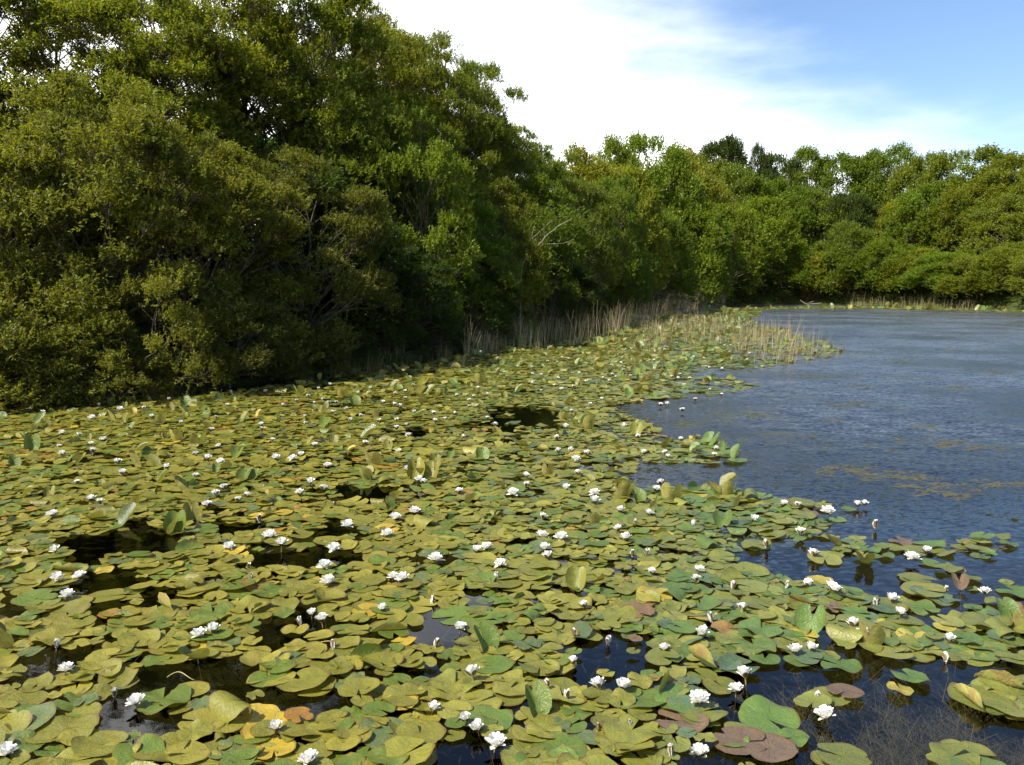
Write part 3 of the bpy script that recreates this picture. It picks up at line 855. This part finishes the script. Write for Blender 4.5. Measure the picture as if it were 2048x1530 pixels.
fx = []
while len(fx) < far_n:
    x, y = rng.uniform(1000, 1500), rng.uniform(655, 778)
    if y > 700 + (1100 - x) * 0.12 and y < 800 - (x - 1000) * 0.05 and not (y > 745 and x > 1420): fx.append((x, y))
FLOWERS[HALF] = FLOWERS[HALF] + fx
flower_pts = []


def petal_verts(L, W, cup, curl):
    v = np.linspace(0, 1, 5); V = []
    for q in v:
        w = W * (math.sin(math.pi * (0.16 + 0.76 * q) ** 1.25) if q < 1 else 0.34)
        for s in (-1, 0, 1):
            V.append((s * w * 0.5, L * q, abs(s) * cup * w + curl * L * q * q))
    Q = [(i * 3 + j, i * 3 + j + 1, i * 3 + j + 4, i * 3 + j + 3) for i in range(4) for j in range(2)]
    return np.array(V), np.array(Q)


PETAL = petal_verts(0.062, 0.036, 0.30, 0.16)
INNER = petal_verts(0.050, 0.028, 0.30, 0.16)
SEPAL = petal_verts(0.060, 0.032, 0.30, 0.12)
ME_PETAL = np_mesh('petal', *PETAL, mats=[M_PETAL], smooth_shade=True)
ME_INNER = np_mesh('inner_petal', *INNER, mats=[M_PETAL], smooth_shade=True)
ME_SEPAL = np_mesh('sepal', *SEPAL, mats=[M_SEPAL], smooth_shade=True)
mb = MB()
for i in range(26):
    a = i * 2.4; r = 0.004 + 0.009 * (i / 26); h = 0.020 - 0.004 * (i / 26)
    p = np.array([[math.cos(a) * r * 0.5, math.sin(a) * r * 0.5, 0.002], [math.cos(a) * r * 1.3, math.sin(a) * r * 1.3, h]])
    mb.tube(p, [0.0016, 0.0010], 3)
ME_STAMEN = mb.mesh('stamens', [M_STAMEN])
mb = MB(); mb.tube(np.array([[0, 0, 0.004], [0.01, 0.006, -0.12], [0.05, 0.03, -0.32], [0.12, 0.06, -0.6]]), [0.0042, 0.0042, 0.004, 0.004], 5)
ME_STALK = mb.mesh('flower_stem', [M_STEM], smooth_shade=True)
WHORLS = {OPEN_: [('s', 4, 14, 0.0), ('p', 8, 27, 0.0), ('p', 8, 46, 0.39), ('i', 7, 64, 0.2)],
          HALF: [('s', 4, 40, 0.0), ('p', 7, 50, 0.4), ('p', 7, 63, 0.0), ('i', 5, 74, 0.2)],
          BUD: [('s', 4, 80, 0.0), ('p', 4, 84, 0.7), ('i', 3, 87, 0.2)],
          GREENBUD: [('s', 4, 85, 0.0), ('i', 3, 88, 0.7)]}


def petal_list(state, r):
    out = []
    for kind, n, alpha, off in WHORLS[state]:
        for i in range(n):
            a = off + i * 2 * math.pi / n + r.normal(0, 0.10)
            al = R_(alpha + r.normal(0, 5))
            rad = 0.004 if alpha < 78 else 0.011
            M = Matrix.Rotation(a, 4, 'Z') @ Matrix.Translation((0, rad, 0)) @ Matrix.Rotation(al, 4, 'X') @ Matrix.Scale(r.uniform(0.9, 1.08), 4)
            out.append((kind, M))
    return out


def joined_flower(state, seed):
    r = np.random.default_rng(seed)
    V, Q, mi = [], [], []
    n = 0
    for kind, M in petal_list(state, r):
        v, q = {'s': SEPAL, 'p': PETAL, 'i': INNER}[kind]
        Mn = np.array(M)
        V.append(v @ Mn[:3, :3].T + Mn[:3, 3]); Q.append(q + n); n += len(v)
        mi += [1 if kind == 's' else 0] * len(q)
    return np_mesh('lily_flower_' + state, np.concatenate(V), np.concatenate(Q), mats=[M_PETAL, M_SEPAL], matidx=mi, smooth_shade=True)


SMALL = {s: [joined_flower(s, 40 + i) for i in range(4)] for s in WHORLS}
flowers = []
for state, lst in FLOWERS.items():
    for px, py in lst:
        lift = 0.035 if state in (OPEN_,) else rng.choice([0.025, 0.035, 0.055], p=[0.6, 0.32, 0.08])
        if state in (BUD, GREENBUD): lift = rng.uniform(0.005, 0.03)
        if (px, py) == (1399, 1499): lift = -0.02
        X, Y = unproject(px, py + 6, lift + 0.015)
        flowers.append((state, px, py, X, Y, float(lift)))
flower_pts = np.array([(f[3], f[4]) for f in flowers])

# ------------------------------------------------------------------ lily pads
COVER = [  # (cover, outline in photograph pixels): later ones win
    (0.97, [(-400, 1700), (-400, 818), (0, 811), (150, 808), (300, 801), (420, 790), (500, 780), (600, 765), (700, 750), (800, 738), (900, 716), (1000, 701), (1100, 690),
            (1200, 672), (1260, 650), (1320, 634), (1400, 621), (1500, 615), (1520, 625), (1500, 640), (1540, 660), (1600, 680), (1600, 715), (1520, 735), (1400, 745),
            (1340, 768), (1420, 775), (1420, 790), (1330, 800), (1200, 815), (1190, 850), (1260, 875), (1290, 905), (1270, 930), (1240, 960), (1290, 985), (1400, 970),
            (1560, 1000), (1720, 1020), (1740, 1042), (1640, 1062), (1500, 1075), (1440, 1100), (1480, 1140), (1640, 1165), (1760, 1210), (1830, 1250), (1900, 1280), (1880, 1310),
            (1760, 1320), (1640, 1345), (1560, 1330), (1480, 1390), (1390, 1460), (1420, 1560), (1300, 1700)]),
    (0.97, [(1420, 616), (1700, 613), (1900, 618), (2048, 622), (2300, 634), (2300, 636), (2048, 625), (1900, 621), (1700, 617), (1600, 618), (1500, 621)]),
    (0.45, [(1480, 640), (1560, 660), (1660, 690), (1690, 708), (1600, 728), (1500, 738), (1470, 700)]),
    (0.55, [(1330, 755), (1420, 752), (1510, 768), (1510, 780), (1420, 792), (1330, 800)]),
    (0.42, [(1200, 815), (1190, 850), (1250, 885), (1330, 880), (1300, 850), (1240, 820)]),
    (0.5, [(1270, 885), (1400, 880), (1495, 905), (1480, 925), (1380, 935), (1280, 930)]),
    (0.55, [(1440, 1062), (1640, 1062), (1760, 1078), (1890, 1095), (1890, 1130), (1760, 1125), (1600, 1120), (1470, 1130)]),
    (0.6, [(1900, 1075), (2100, 1060), (2100, 1110), (1920, 1120)]),
    (0.55, [(1780, 1150), (1920, 1140), (2100, 1180), (2100, 1300), (1960, 1310), (1880, 1250), (1800, 1210)]),
    (0.80, [(1880, 1220), (2100, 1215), (2100, 1330), (1880, 1320)]),
    (0.0, [(1480, 1100), (1600, 1095), (1640, 1140), (1560, 1150), (1490, 1130)]),
    (0.45, [(1380, 1300), (1560, 1330), (1480, 1400), (1380, 1470)]),
    (0.55, [(1330, 1440), (1480, 1430), (1720, 1470), (1740, 1540), (1500, 1600), (1350, 1600)]),
    (0.5, [(1590, 1385), (1700, 1380), (1690, 1450), (1600, 1450)]),
    (0.9, [(1930, 1365), (2100, 1365), (2100, 1430), (1960, 1425)]),
    (0.8, [(1830, 1480), (1960, 1480), (1970, 1600), (1840, 1600)]),
    (0.45, [(960, 815), (1130, 805), (1190, 830), (1150, 862), (1000, 862)]),
    (0.0, [(1030, 826), (1110, 822), (1120, 840), (1040, 846)]),
    (0.1, [(680, 975), (780, 978), (800, 1000), (730, 1010), (680, 995)]),
    (0.1, [(685, 915), (715, 915), (715, 926), (685, 926)]),
    (0.08, [(395, 1335), (490, 1310), (520, 1350), (480, 1420), (400, 1400)]),
    (0.10, [(200, 1425), (330, 1415), (370, 1450), (310, 1470), (210, 1450)]),
    (0.12, [(30, 1320), (180, 1300), (190, 1345), (60, 1345)]),
    (0.15, [(140, 1075), (360, 1070), (340, 1110), (150, 1115)]),
    (0.12, [(500, 1400), (620, 1380), (700, 1400), (690, 1430), (560, 1440)]),
    (0.2, [(0, 1185), (60, 1200), (50, 1250), (0, 1245)]),
    (0.15, [(300, 1180), (370, 1190), (360, 1215), (290, 1205)]),
    (0.2, [(815, 1225), (900, 1230), (890, 1290), (820, 1290)]),
    (0.2, [(910, 1180), (970, 1190), (960, 1215), (915, 1205)]),
    (0.25, [(990, 1410), (1060, 1420), (1040, 1470), (980, 1450)]),
    (0.25, [(1290, 1370), (1350, 1380), (1340, 1440), (1290, 1420)]),
    (0.2, [(860, 1500), (1000, 1490), (1040, 1560), (900, 1580)]),
    (0.3, [(1000, 1082), (1060, 1080), (1080, 1095), (1010, 1100)]),
]


def cover_at(X, Y):
    u, v = project(X, Y, np.zeros_like(X))
    c = np.zeros_like(X)
    for val, poly in COVER:
        if val < 0.32:                                    # gaps: a pad's rim reaches past its middle
            q = np.array(poly, float); g = q.mean(0); poly = g + (q - g) * 1.14; val = 0.0
        m = inside(poly, u, v)
        c[m] = val
    return c, u, v


def scatter(y0, y1, spacing):
    ys = np.arange(y0, y1, spacing * 0.866)
    pts = []
    for i, y in enumerate(ys):
        h = 0.66 * y + 1.0
        xs = np.arange(-h, h, spacing) + (i % 2) * spacing / 2
        pts.append(np.stack([xs, np.full_like(xs, y)], -1))
    P = np.concatenate(pts) + rng.normal(0, spacing * 0.26, (sum(len(p) for p in pts), 2))
    X, Y = P[:, 0], P[:, 1]
    c, u, v = cover_at(X, Y)
    clump = vnoise(X / 0.55 + 40, Y / 0.55, 31) * 0.6 + vnoise(X / 1.7, Y / 1.7 + 20, 32) * 0.4
    c = np.where(c > 0.9, c - 0.8 * smooth(0.35, 0.22, clump), c * (0.35 + 1.3 * smooth(0.35, 0.65, clump)))
    ok = (rng.random(len(X)) < c) & (pond_distance(X, Y) < -0.1)
    return X[ok], Y[ok], u[ok], v[ok]


PALETTE = [('olive green', (0.145, 0.155, 0.030), 0.43), ('yellow olive', (0.185, 0.186, 0.036), 0.29), ('fresh green', (0.090, 0.140, 0.028), 0.16),
           ('bluish green', (0.085, 0.125, 0.055), 0.07), ('golden yellow', (0.32, 0.26, 0.04), 0.014), ('orange brown', (0.26, 0.15, 0.035), 0.012), ('bronze purple', (0.130, 0.085, 0.048), 0.022)]
PW = np.array([p[2] for p in PALETTE]); PW = PW / PW.sum()
SHAPES = ['flat', 'wavy', 'cupped', 'curled', 'standing', 'domed']


def pad_shape(kind, Rp, nseg, nring, r):
    """one lily pad blade at the origin: vertices, faces and its own flat coordinates"""
    notch = r.uniform(0.10, 0.32)
    th = np.linspace(notch, 2 * np.pi - notch, nseg + 1)
    edge = 1 + 0.05 * np.sin(2 * th + r.uniform(0, 6)) + 0.025 * np.sin(5 * th + r.uniform(0, 6)) + r.normal(0, 0.018, nseg + 1)
    for _ in range(int(r.choice([0, 1, 2], p=[0.5, 0.35, 0.15]))):   # bites out of the rim
        b = r.uniform(0.6, 5.6); edge -= r.uniform(0.08, 0.32) * np.exp(-((th - b) / r.uniform(0.10, 0.2)) ** 2)
    dn = np.minimum(th - notch, 2 * np.pi - notch - th)
    edge *= 1 - 0.16 * np.exp(-(dn / 0.16) ** 2)
    rings = np.linspace(0, 1, nring + 1)[1:] ** 0.9
    x = np.concatenate([[0], (rings[:, None] * edge * np.cos(th)).ravel()])
    y = np.concatenate([[0], (rings[:, None] * edge * np.sin(th)).ravel()])
    rr = np.hypot(x, y); ang = np.arctan2(y, x)
    x3, y3 = x * Rp * r.uniform(0.92, 1.12), y * Rp
    am = {'flat': 0.024, 'wavy': 0.085}.get(kind, 0.03) * Rp
    z = am * rr ** 2 * (np.sin(3 * ang + r.uniform(0, 6)) + 0.7 * np.sin(5 * ang + r.uniform(0, 6))) + 0.03 * Rp * rr ** 2
    z -= 0.05 * Rp * np.exp(-(rr / 0.25) ** 2) * 0.5
    P = np.stack([x3, y3, z], -1)
    a = r.uniform(0, 2 * np.pi)

    def bend(P, a, u0, rho, sgn, mx=2.2):
        d = np.array([math.cos(a), math.sin(a)]); s = np.array([-d[1], d[0]])
        u = P[:, :2] @ d; w = P[:, :2] @ s
        e = np.maximum(u - u0, 0); f = np.minimum(e / rho, mx); rest = e - f * rho
        un = np.minimum(u, u0) + rho * np.sin(f) + rest * np.cos(f)
        zn = sgn * (rho * (1 - np.cos(f)) + rest * np.sin(f)) + P[:, 2] * np.cos(f)
        return np.stack([un * d[0] + w * s[0], un * d[1] + w * s[1], zn], -1)
    if kind == 'cupped':
        P = bend(P, a, r.uniform(0.1, 0.5) * Rp, Rp * r.uniform(0.9, 1.8), 1, 0.9)
        if r.random() < 0.5: P = bend(P, a + r.uniform(1.5, 4.5), 0.45 * Rp, Rp * 1.2, 1, 0.6)
    elif kind == 'curled':
        P = bend(P, a, r.uniform(-0.15, 0.3) * Rp, Rp * r.uniform(0.25, 0.6), 1, r.uniform(1.1, 2.0))
    elif kind == 'domed':
        rho = Rp * r.uniform(0.45, 0.7)
        P = bend(P, a, 0.0, rho, -1, 1.35); P = bend(P, a + np.pi, 0.0, rho, -1, 1.35)
        P = P[:, [0, 1, 2]]; P[:, 2] += Rp * r.uniform(0.36, 0.52)
    elif kind == 'standing':
        cup = r.uniform(0.55, 1.1) * Rp
        P = bend(P, 1.57, 0, cup, 1, 0.9); P = bend(P, -1.57, 0, cup, 1, 0.9)
        t = r.uniform(0.45, 1.25)
        ca, sa = math.cos(t), math.sin(t)
        xx = P[:, 0] + Rp * 0.6
        P = np.stack([xx * ca - P[:, 2] * sa, P[:, 1], xx * sa + P[:, 2] * ca], -1)
        ca, sa = math.cos(a), math.sin(a)
        P = np.stack([P[:, 0] * ca - P[:, 1] * sa, P[:, 0] * sa + P[:, 1] * ca, P[:, 2]], -1)
    nv = nseg + 1
    tris = np.stack([np.zeros(nseg, int), 1 + np.arange(nseg), 2 + np.arange(nseg)], -1)
    q = []
    for k in range(nring - 1):
        b = 1 + k * nv + np.arange(nseg)
        q.append(np.stack([b, b + nv, b + nv + 1, b + 1], -1))
    return P, (np.concatenate(q) if q else np.zeros((0, 4), int)), tris, np.stack([x, y], -1)


BANDS = [(3.2, 6.5, 0.137, 0.096), (6.5, 9.0, 0.130, 0.090), (9.0, 18.0, 0.134, 0.092), (18.0, 32.0, 0.170, 0.110), (32.0, 60.0, 0.26, 0.155), (60.0, 112.0, 0.50, 0.28)]
pads = []
for bi, (y0, y1, sp, rad) in enumerate(BANDS, -1):
    bi = max(bi, 0)
    X, Y, U, Vp = scatter(y0, y1, sp)
    for i in range(len(X)):
        if U[i] < -120 or U[i] > 2170 or Vp[i] > 1640: continue
        pr = {-1: 0, 0: (0.38, 0.36, 0.18, 0.046, 0.016, 0.018), 1: (0.47, 0.26, 0.14, 0.055, 0.045, 0.030), 2: (0.50, 0.25, 0.09, 0.05, 0.04, 0.07),
              3: (0.52, 0.24, 0.09, 0.04, 0.05, 0.06), 4: (0.6, 0.2, 0.1, 0.03, 0.04, 0.03)}[bi]
        kind = SHAPES[int(rng.choice(6, p=pr))]
        Rp = float(np.clip(rad * rng.lognormal(0, 0.33), rad * 0.45, rad * 1.65))
        ci = int(rng.choice(len(PALETTE), p=PW))
        if U[i] < 1250 and ci == 6: ci = 0
        if U[i] > 1350 and ci in (1, 5) and rng.random() < 0.5: ci = 2
        if kind in ('standing', 'curled') and ci in (1, 3, 5, 6): ci = 2
        if kind == 'domed' and ci > 2: ci = 0
        z = 0.006 + 0.030 * rng.random() ** 1.3
        dmin = np.min(np.hypot(flower_pts[:, 0] - X[i], flower_pts[:, 1] - Y[i]))
        if kind in ('standing', 'curled', 'domed') and dmin < 0.28: kind = 'wavy'
        pads.append([X[i], Y[i], z, kind, Rp, ci, bi, U[i], Vp[i]])
# leaves of striking shape that the photograph shows one by one
for px, py, kind, Rp, ci in [(975, 1300, 'standing', 0.113, 2), (1077, 1425, 'standing', 0.102, 2), (1336, 1380, 'curled', 0.118, 1), (1478, 1335, 'cupped', 0.125, 3), (1470, 915, 'standing', 0.125, 2),
                             (1295, 902, 'domed', 0.133, 0), (1285, 860, 'domed', 0.109, 1), (1312, 862, 'domed', 0.109, 1), (1388, 878, 'domed', 0.094, 4), (1385, 905, 'standing', 0.118, 2),
                             (1360, 905, 'cupped', 0.118, 2), (1410, 908, 'cupped', 0.118, 2), (1005, 975, 'standing', 0.094, 4), (1460, 992, 'standing', 0.125, 2), (1340, 998, 'curled', 0.125, 2),
                             (1615, 1205, 'curled', 0.133, 2), (1620, 1260, 'standing', 0.118, 2), (1690, 1275, 'domed', 0.133, 1), (1740, 1290, 'standing', 0.109, 2), (1440, 1330, 'cupped', 0.141, 3),
                             (1470, 1160, 'curled', 0.118, 0), (1920, 1175, 'standing', 0.086, 6), (1730, 1125, 'standing', 0.094, 1), (1930, 1090, 'domed', 0.055, 5), (40, 1450, 'cupped', 0.172, 3),
                             (390, 1250, 'cupped', 0.156, 2), (140, 1140, 'curled', 0.141, 2), (380, 1100, 'curled', 0.133, 2), (345, 1065, 'standing', 0.094, 2), (250, 1045, 'standing', 0.133, 3),
                             (1960, 1400, 'flat', 0.163, 0), (2010, 1410, 'flat', 0.171, 0), (1985, 1385, 'wavy', 0.133, 0), (1685, 1515, 'flat', 0.132, 0), (1540, 1500, 'flat', 0.145, 6), (1480, 1485, 'flat', 0.129, 6),
                             (1690, 1385, 'flat', 0.103, 6), (1905, 1515, 'wavy', 0.125, 0), (1800, 1380, 'wavy', 0.078, 4), (1820, 1355, 'wavy', 0.109, 2), (1580, 1185, 'cupped', 0.109, 2), (1840, 1160, 'flat', 0.137, 0)]:
    X, Y = unproject(px, py, 0.02)
    pads.append([X, Y, 0.03, kind, Rp, ci, 0, px, py])

near_flat = sorted([p for p in pads if p[3] in ('flat', 'wavy', 'cupped') and -40 < p[7] < 2090 and p[8] < 1590], key=lambda p: p[1] / p[4] ** 0.5)[:300]
near_curl = sorted([p for p in pads if p[3] in ('curled', 'standing', 'domed') and -40 < p[7] < 2090 and p[8] < 1590], key=lambda p: p[1])[:210]
picked = set(id(p) for p in near_flat) | set(id(p) for p in near_curl)


def pad_geo(p, hi):
    X, Y, z, kind, Rp, ci, bi, u, v = p
    if hi: ns, nr = 30, 4
    else: ns, nr = {0: (18, 3), 1: (13, 2), 2: (10, 2), 3: (8, 2), 4: (7, 1)}[bi]
    if not hi and kind in ('curled', 'standing', 'domed'): ns, nr = max(ns, 10), max(nr, 3)
    P, q, t, uv = pad_shape(kind, Rp, ns, nr, rng)
    a = rng.uniform(0, 6.28); ca, sa = math.cos(a), math.sin(a)
    if kind in ('flat', 'wavy', 'cupped'):
        tx, ty = rng.normal(0, 0.06, 2)
        P = np.stack([P[:, 0] * ca - P[:, 1] * sa, P[:, 0] * sa + P[:, 1] * ca, P[:, 2] + tx * P[:, 0] + ty * P[:, 1]], -1)
    low = P[:, 2].min()
    if kind in ('flat', 'wavy', 'cupped', 'curled'):
        P[:, 2] = np.where(P[:, 2] + z < 0.004, 0.004 - z + (P[:, 2] + z) * 0.02, P[:, 2])
    c = np.array(PALETTE[ci][1]) * rng.uniform(0.85, 1.18)
    if u < 900: c = c * np.array([1.05, 0.98, 0.85])  # yellowish cast at left, bluish cast at right, put into the pad colour
    elif u > 1300: c = c * np.array([0.9, 0.98, 1.25])
    n = len(P)
    pc = np.concatenate([np.tile(c, (n, 1)), np.ones((n, 1))], 1)
    pl = np.concatenate([uv, np.full((n, 1), rng.random())], 1)
    return P, q, t, pc, pl


mb = MB(); mb.tube(np.array([[0, 0, 0.0], [0.02, 0.01, -0.06], [0.14, 0.03, -0.20], [0.40, 0.05, -0.40], [0.60, 0.05, -0.70]]), [0.0038] * 5, 5)
ME_PADSTEM = mb.mesh('pad_stem', [M_STEM], smooth_shade=True)

bulk = {'v': [], 'q': [], 't': [], 'c': [], 'l': []}; nb = 0
SZ = lambda r: 'broad' if r > 0.115 else ('small' if r < 0.085 else 'medium')
for p in pads:
    X, Y, z, kind, Rp, ci, bi, u, v = p
    if id(p) in picked:
        P, q, t, pc, pl = pad_geo(p, True)
        me = np_mesh('lily_pad', P, q, t, mats=[M_PAD], attrs={'pcol': ('FLOAT_COLOR', pc), 'ploc': ('FLOAT_VECTOR', pl)}, smooth_shade=True)
        d = np.hypot(flower_pts[:, 0] - X, flower_pts[:, 1] - Y); j = int(d.argmin())
        cname = PALETTE[ci][0]
        st = {'open': 'open white flower', 'half': 'cupped white flower', 'bud': 'pinkish flower bud', 'green': 'green flower bud'}[flowers[j][0]]
        by = 'beside %s %s' % ('an' if st[0] == 'o' else 'a', st) if d[j] < 0.30 else ('drifting near open blue water' if u > 1400 else 'in the crowded lily field')
        if kind in ('flat', 'wavy', 'cupped'):
            o = link('lily_pad', me, loc=(X, Y, z))
            how = {'flat': 'lying flat', 'wavy': 'with a wavy rim', 'cupped': 'with one side tipped up'}[kind]
            tag(o, '%s %s lily pad %s %s' % (SZ(Rp), cname, how, by), 'lily pad', 'floating lily pads')
        else:
            o = link('raised_lily_leaf', me, loc=(X, Y, z))
            how = {'curled': 'rolled up along one edge', 'standing': 'standing upright out of the water', 'domed': 'arched over showing its ribs'}[kind]
            far = 'in the crowded lily field' if v > 1000 or d[j] < 0.3 else 'among the more distant lilies'
            tag(o, '%s %s lily leaf %s %s' % (SZ(Rp), cname, how, by if by[0] != 'i' else far), 'lily leaf', 'raised lily leaves')
        if Y < 6.5:
            s = link('stem', ME_PADSTEM, o, (0, 0, -0.004 if kind != 'domed' else float(P[0, 2]) - 0.01)); s.rotation_euler = (0, 0, rng.uniform(0, 6.28))
    else:
        P, q, t, pc, pl = pad_geo(p, False)
        bulk['v'].append(P + np.array([X, Y, z])); bulk['q'].append(q + nb); bulk['t'].append(t + nb); bulk['c'].append(pc); bulk['l'].append(pl)
        nb += len(P)
me = np_mesh('lily_field', np.concatenate(bulk['v']), np.concatenate(bulk['q']), np.concatenate(bulk['t']), mats=[M_PAD],
             attrs={'pcol': ('FLOAT_COLOR', np.concatenate(bulk['c'])), 'ploc': ('FLOAT_VECTOR', np.concatenate(bulk['l']))}, smooth_shade=True)
tag(link('lily_field', me), 'dense carpet of lily pads spreading back across the pond', 'lily pads', kind='stuff')

# flowers as objects
for state, px, py, X, Y, lift in flowers:
    name = 'water_lily' if state in (OPEN_, HALF) else 'lily_bud'
    sc_ = rng.uniform(0.85, 1.15) * (1.0 if state != GREENBUD else 0.8) * (1.3 if Y > 30 else (1.15 if Y > 7 else 1.0))
    where = 'floating by open blue water' if (px > 1430 or (px > 1260 and py < 990)) and py > 740 else ('among crowded near pads' if py > 1150 else ('amid the middle of the lily field' if py > 850 else ('near the foot of the sallows' if px < 760 else 'far out among distant pads')))
    grp = 'water lily flowers' if name == 'water_lily' else 'water lily buds'
    what = {OPEN_: 'wide open white water lily', HALF: 'cupped half open white water lily', BUD: 'closed pinkish white lily bud', GREENBUD: 'closed green lily bud'}[state]
    up = ' on raised stalk' if lift > 0.05 else ''
    lab = what + up + ' ' + where
    if (px, py) == (1399, 1499): lab = 'fading cream water lily sunk at the water surface'
    rot = (rng.normal(0, 0.14), rng.normal(0, 0.14), rng.uniform(0, 6.28))
    if py > 1130:
        e = link(name, None, loc=(X, Y, lift)); e.rotation_euler = rot; e.scale = (sc_,) * 3
        for kind, M in petal_list(state, rng):
            o = link({'s': 'sepal', 'p': 'petal', 'i': 'petal'}[kind], {'s': ME_SEPAL, 'p': ME_PETAL, 'i': ME_INNER}[kind], e)
            o.matrix_local = M
        if state in (OPEN_, HALF): link('stamens', ME_STAMEN, e)
        link('stem', ME_STALK, e)
    else:
        e = link(name, SMALL[state][int(rng.integers(4))], loc=(X, Y, lift)); e.rotation_euler = rot; e.scale = (sc_,) * 3
        if lift > 0.04: link('stem', ME_STALK, e)
    tag(e, lab, 'flower' if name == 'water_lily' else 'flower bud', grp)

# bare looping stalks above the pads
for px, py, w, h, a, lab in [(362, 1352, 0.16, 0.07, 0.2, 'pale stalk arching over a yellow pad beside a dark gap'), (752, 1030, 0.13, 0.09, 0.1, 'pale looped stalk beside a dark gap in mid field'),
                             (662, 1290, 0.18, 0.05, -0.5, 'brown stalk bent across dark water between pads'), (1145, 880, 0.14, 0.05, 0.3, 'thin pale stalk lying over mid distance pads'),
                             
                             (590, 1060, 0.14, 0.08, 0.2, 'thin arched stalk among crowded pads in mid field'),
                             (172, 945, 0.12, 0.08, 0.5, 'pale hooked stalk beside upright dark leaves'), (800, 1072, 0.16, 0.06, 0.7, 'pale slanting stalk near an open flower in mid field')]:
    X, Y = unproject(px, py, 0.02)
    t = np.linspace(0, 1, 10)
    P = np.stack([(t - 0.5) * w, 0.03 * np.sin(t * 5), 0.02 + 0.35 * h * np.sin(np.pi * t)], -1)
    P[:, 2] -= 0.02 * t
    mb = MB(); mb.tube(P, np.linspace(0.0034, 0.0026, 10), 6)
    o = link('lily_stalk', mb.mesh('lily_stalk', [M_STALK], smooth_shade=True), loc=(X, Y, 0)); o.rotation_euler = (0, 0, a)
    tag(o, lab, 'stalk')

# ------------------------------------------------------------------ pondweed floating on the open water
PATCH = [(1490, 830, 60, 10, 300, 0.8), (1690, 808, 60, 5, 220, 0.6), (1660, 752, 55, 5, 220, 0.9), (1740, 775, 60, 5, 120, 0.7), (1755, 705, 50, 5, 150, 0.7), (1820, 720, 60, 6, 200, 0.8),
         (1820, 757, 40, 4, 140, 0.3), (1915, 778, 40, 4, 140, 0.4), (1990, 745, 50, 4, 120, 0.2), (1900, 698, 60, 4, 150, 0.4), (1690, 941, 50, 10, 260, 0.1), (1735, 948, 45, 7, 220, 0.1),
         (1800, 955, 45, 6, 200, 0.1), (1850, 972, 60, 8, 280, 0.1), (1900, 990, 40, 8, 200, 0.05), (1870, 885, 70, 7, 200, 0.4), (1890, 890, 30, 5, 120, 0.1), (1960, 895, 40, 5, 120, 0.1),
         (2000, 970, 40, 6, 160, 0.1), (1610, 870, 60, 5, 130, 0.4), (1400, 845, 60, 12, 200, 0.8), (1560, 690, 90, 10, 420, 0.9), (1640, 712, 60, 10, 300, 0.9), (1500, 745, 60, 6, 200, 0.8),
         (1700, 690, 40, 4, 120, 0.8), (1590, 655, 60, 6, 200, 0.9), (1530, 640, 40, 5, 200, 0.9), (1440, 880, 60, 8, 120, 0.3), (1680, 840, 30, 3, 60, 0.3), (1840, 853, 50, 4, 90, 0.2), (1950, 1105, 60, 12, 90, 0.1), (1620, 895, 200, 14, 130, 0.4)]
WPX, WPY, WG, WS = [], [], [], []
for px, py, sx, sy, n, g in PATCH:
    n = int(n * 0.8)
    cl_ = rng.normal(0, 0.6, (max(3, n // 14), 2)); pk = cl_[rng.integers(0, len(cl_), n)]
    u, v = px + pk[:, 0] * sx + rng.normal(0, 9, n), py + pk[:, 1] * sy + rng.normal(0, 1.6, n)
    X, Y = unproject(u, v, 0.0)
    WPX.append(X); WPY.append(Y); WG.append((rng.random(n) < g).astype(float)); WS.append(np.full(n, 0.6 + Y.mean() / 26))
X, Y, G, S = map(np.concatenate, (WPX, WPY, WG, WS))
n = len(X)
az = rng.normal(0, 0.6, n); L = rng.uniform(0.04, 0.12, n) * S; W = rng.uniform(0.003, 0.008, n) * S
d = np.stack([np.cos(az), np.sin(az), 0 * az], -1); s = np.stack([-np.sin(az), np.cos(az), 0 * az], -1)
P = np.stack([X, Y, rng.uniform(0.001, 0.008, n)], -1)
V = np.empty((n, 4, 3))
V[:, 0] = P - d * L[:, None] / 2; V[:, 1] = P - s * W[:, None]; V[:, 2] = P + d * L[:, None] / 2 + np.array([0, 0, 0.006]); V[:, 3] = P + s * W[:, None] + np.array([0, 0, 0.004])
o = link('pondweed', np_mesh('pondweed', V.reshape(-1, 3), np.arange(n * 4).reshape(n, 4), mats=[M_WEED],
         attrs={'lr': ('FLOAT', np.repeat(rng.random(n), 4)), 'cl': ('FLOAT', np.repeat(G, 4))}))
tag(o, 'brown and green streaks of pondweed floating on open blue water', 'pondweed', kind='stuff')

# weed just under the surface in the near clear water
n = 9000
u, v = rng.uniform(1560, 2150, n), rng.uniform(1290, 1600, n)
ok = (vnoise(u / 120, v / 60, 77) > 0.35)
u, v = u[ok], v[ok]
X, Y = unproject(u, v, -0.15)
n = len(X)
o = link('underwater_weed', blades('underwater_weed', X, Y, rng.uniform(-0.42, -0.16, n), rng.uniform(0.06, 0.16, n), 0.0045 * rng.uniform(0.6, 1.5, n), 1.6, 0.35, M_SUBWEED, bend=1.0))
tag(o, 'brownish feathery weed lying under the clear near water', 'weed', kind='stuff')
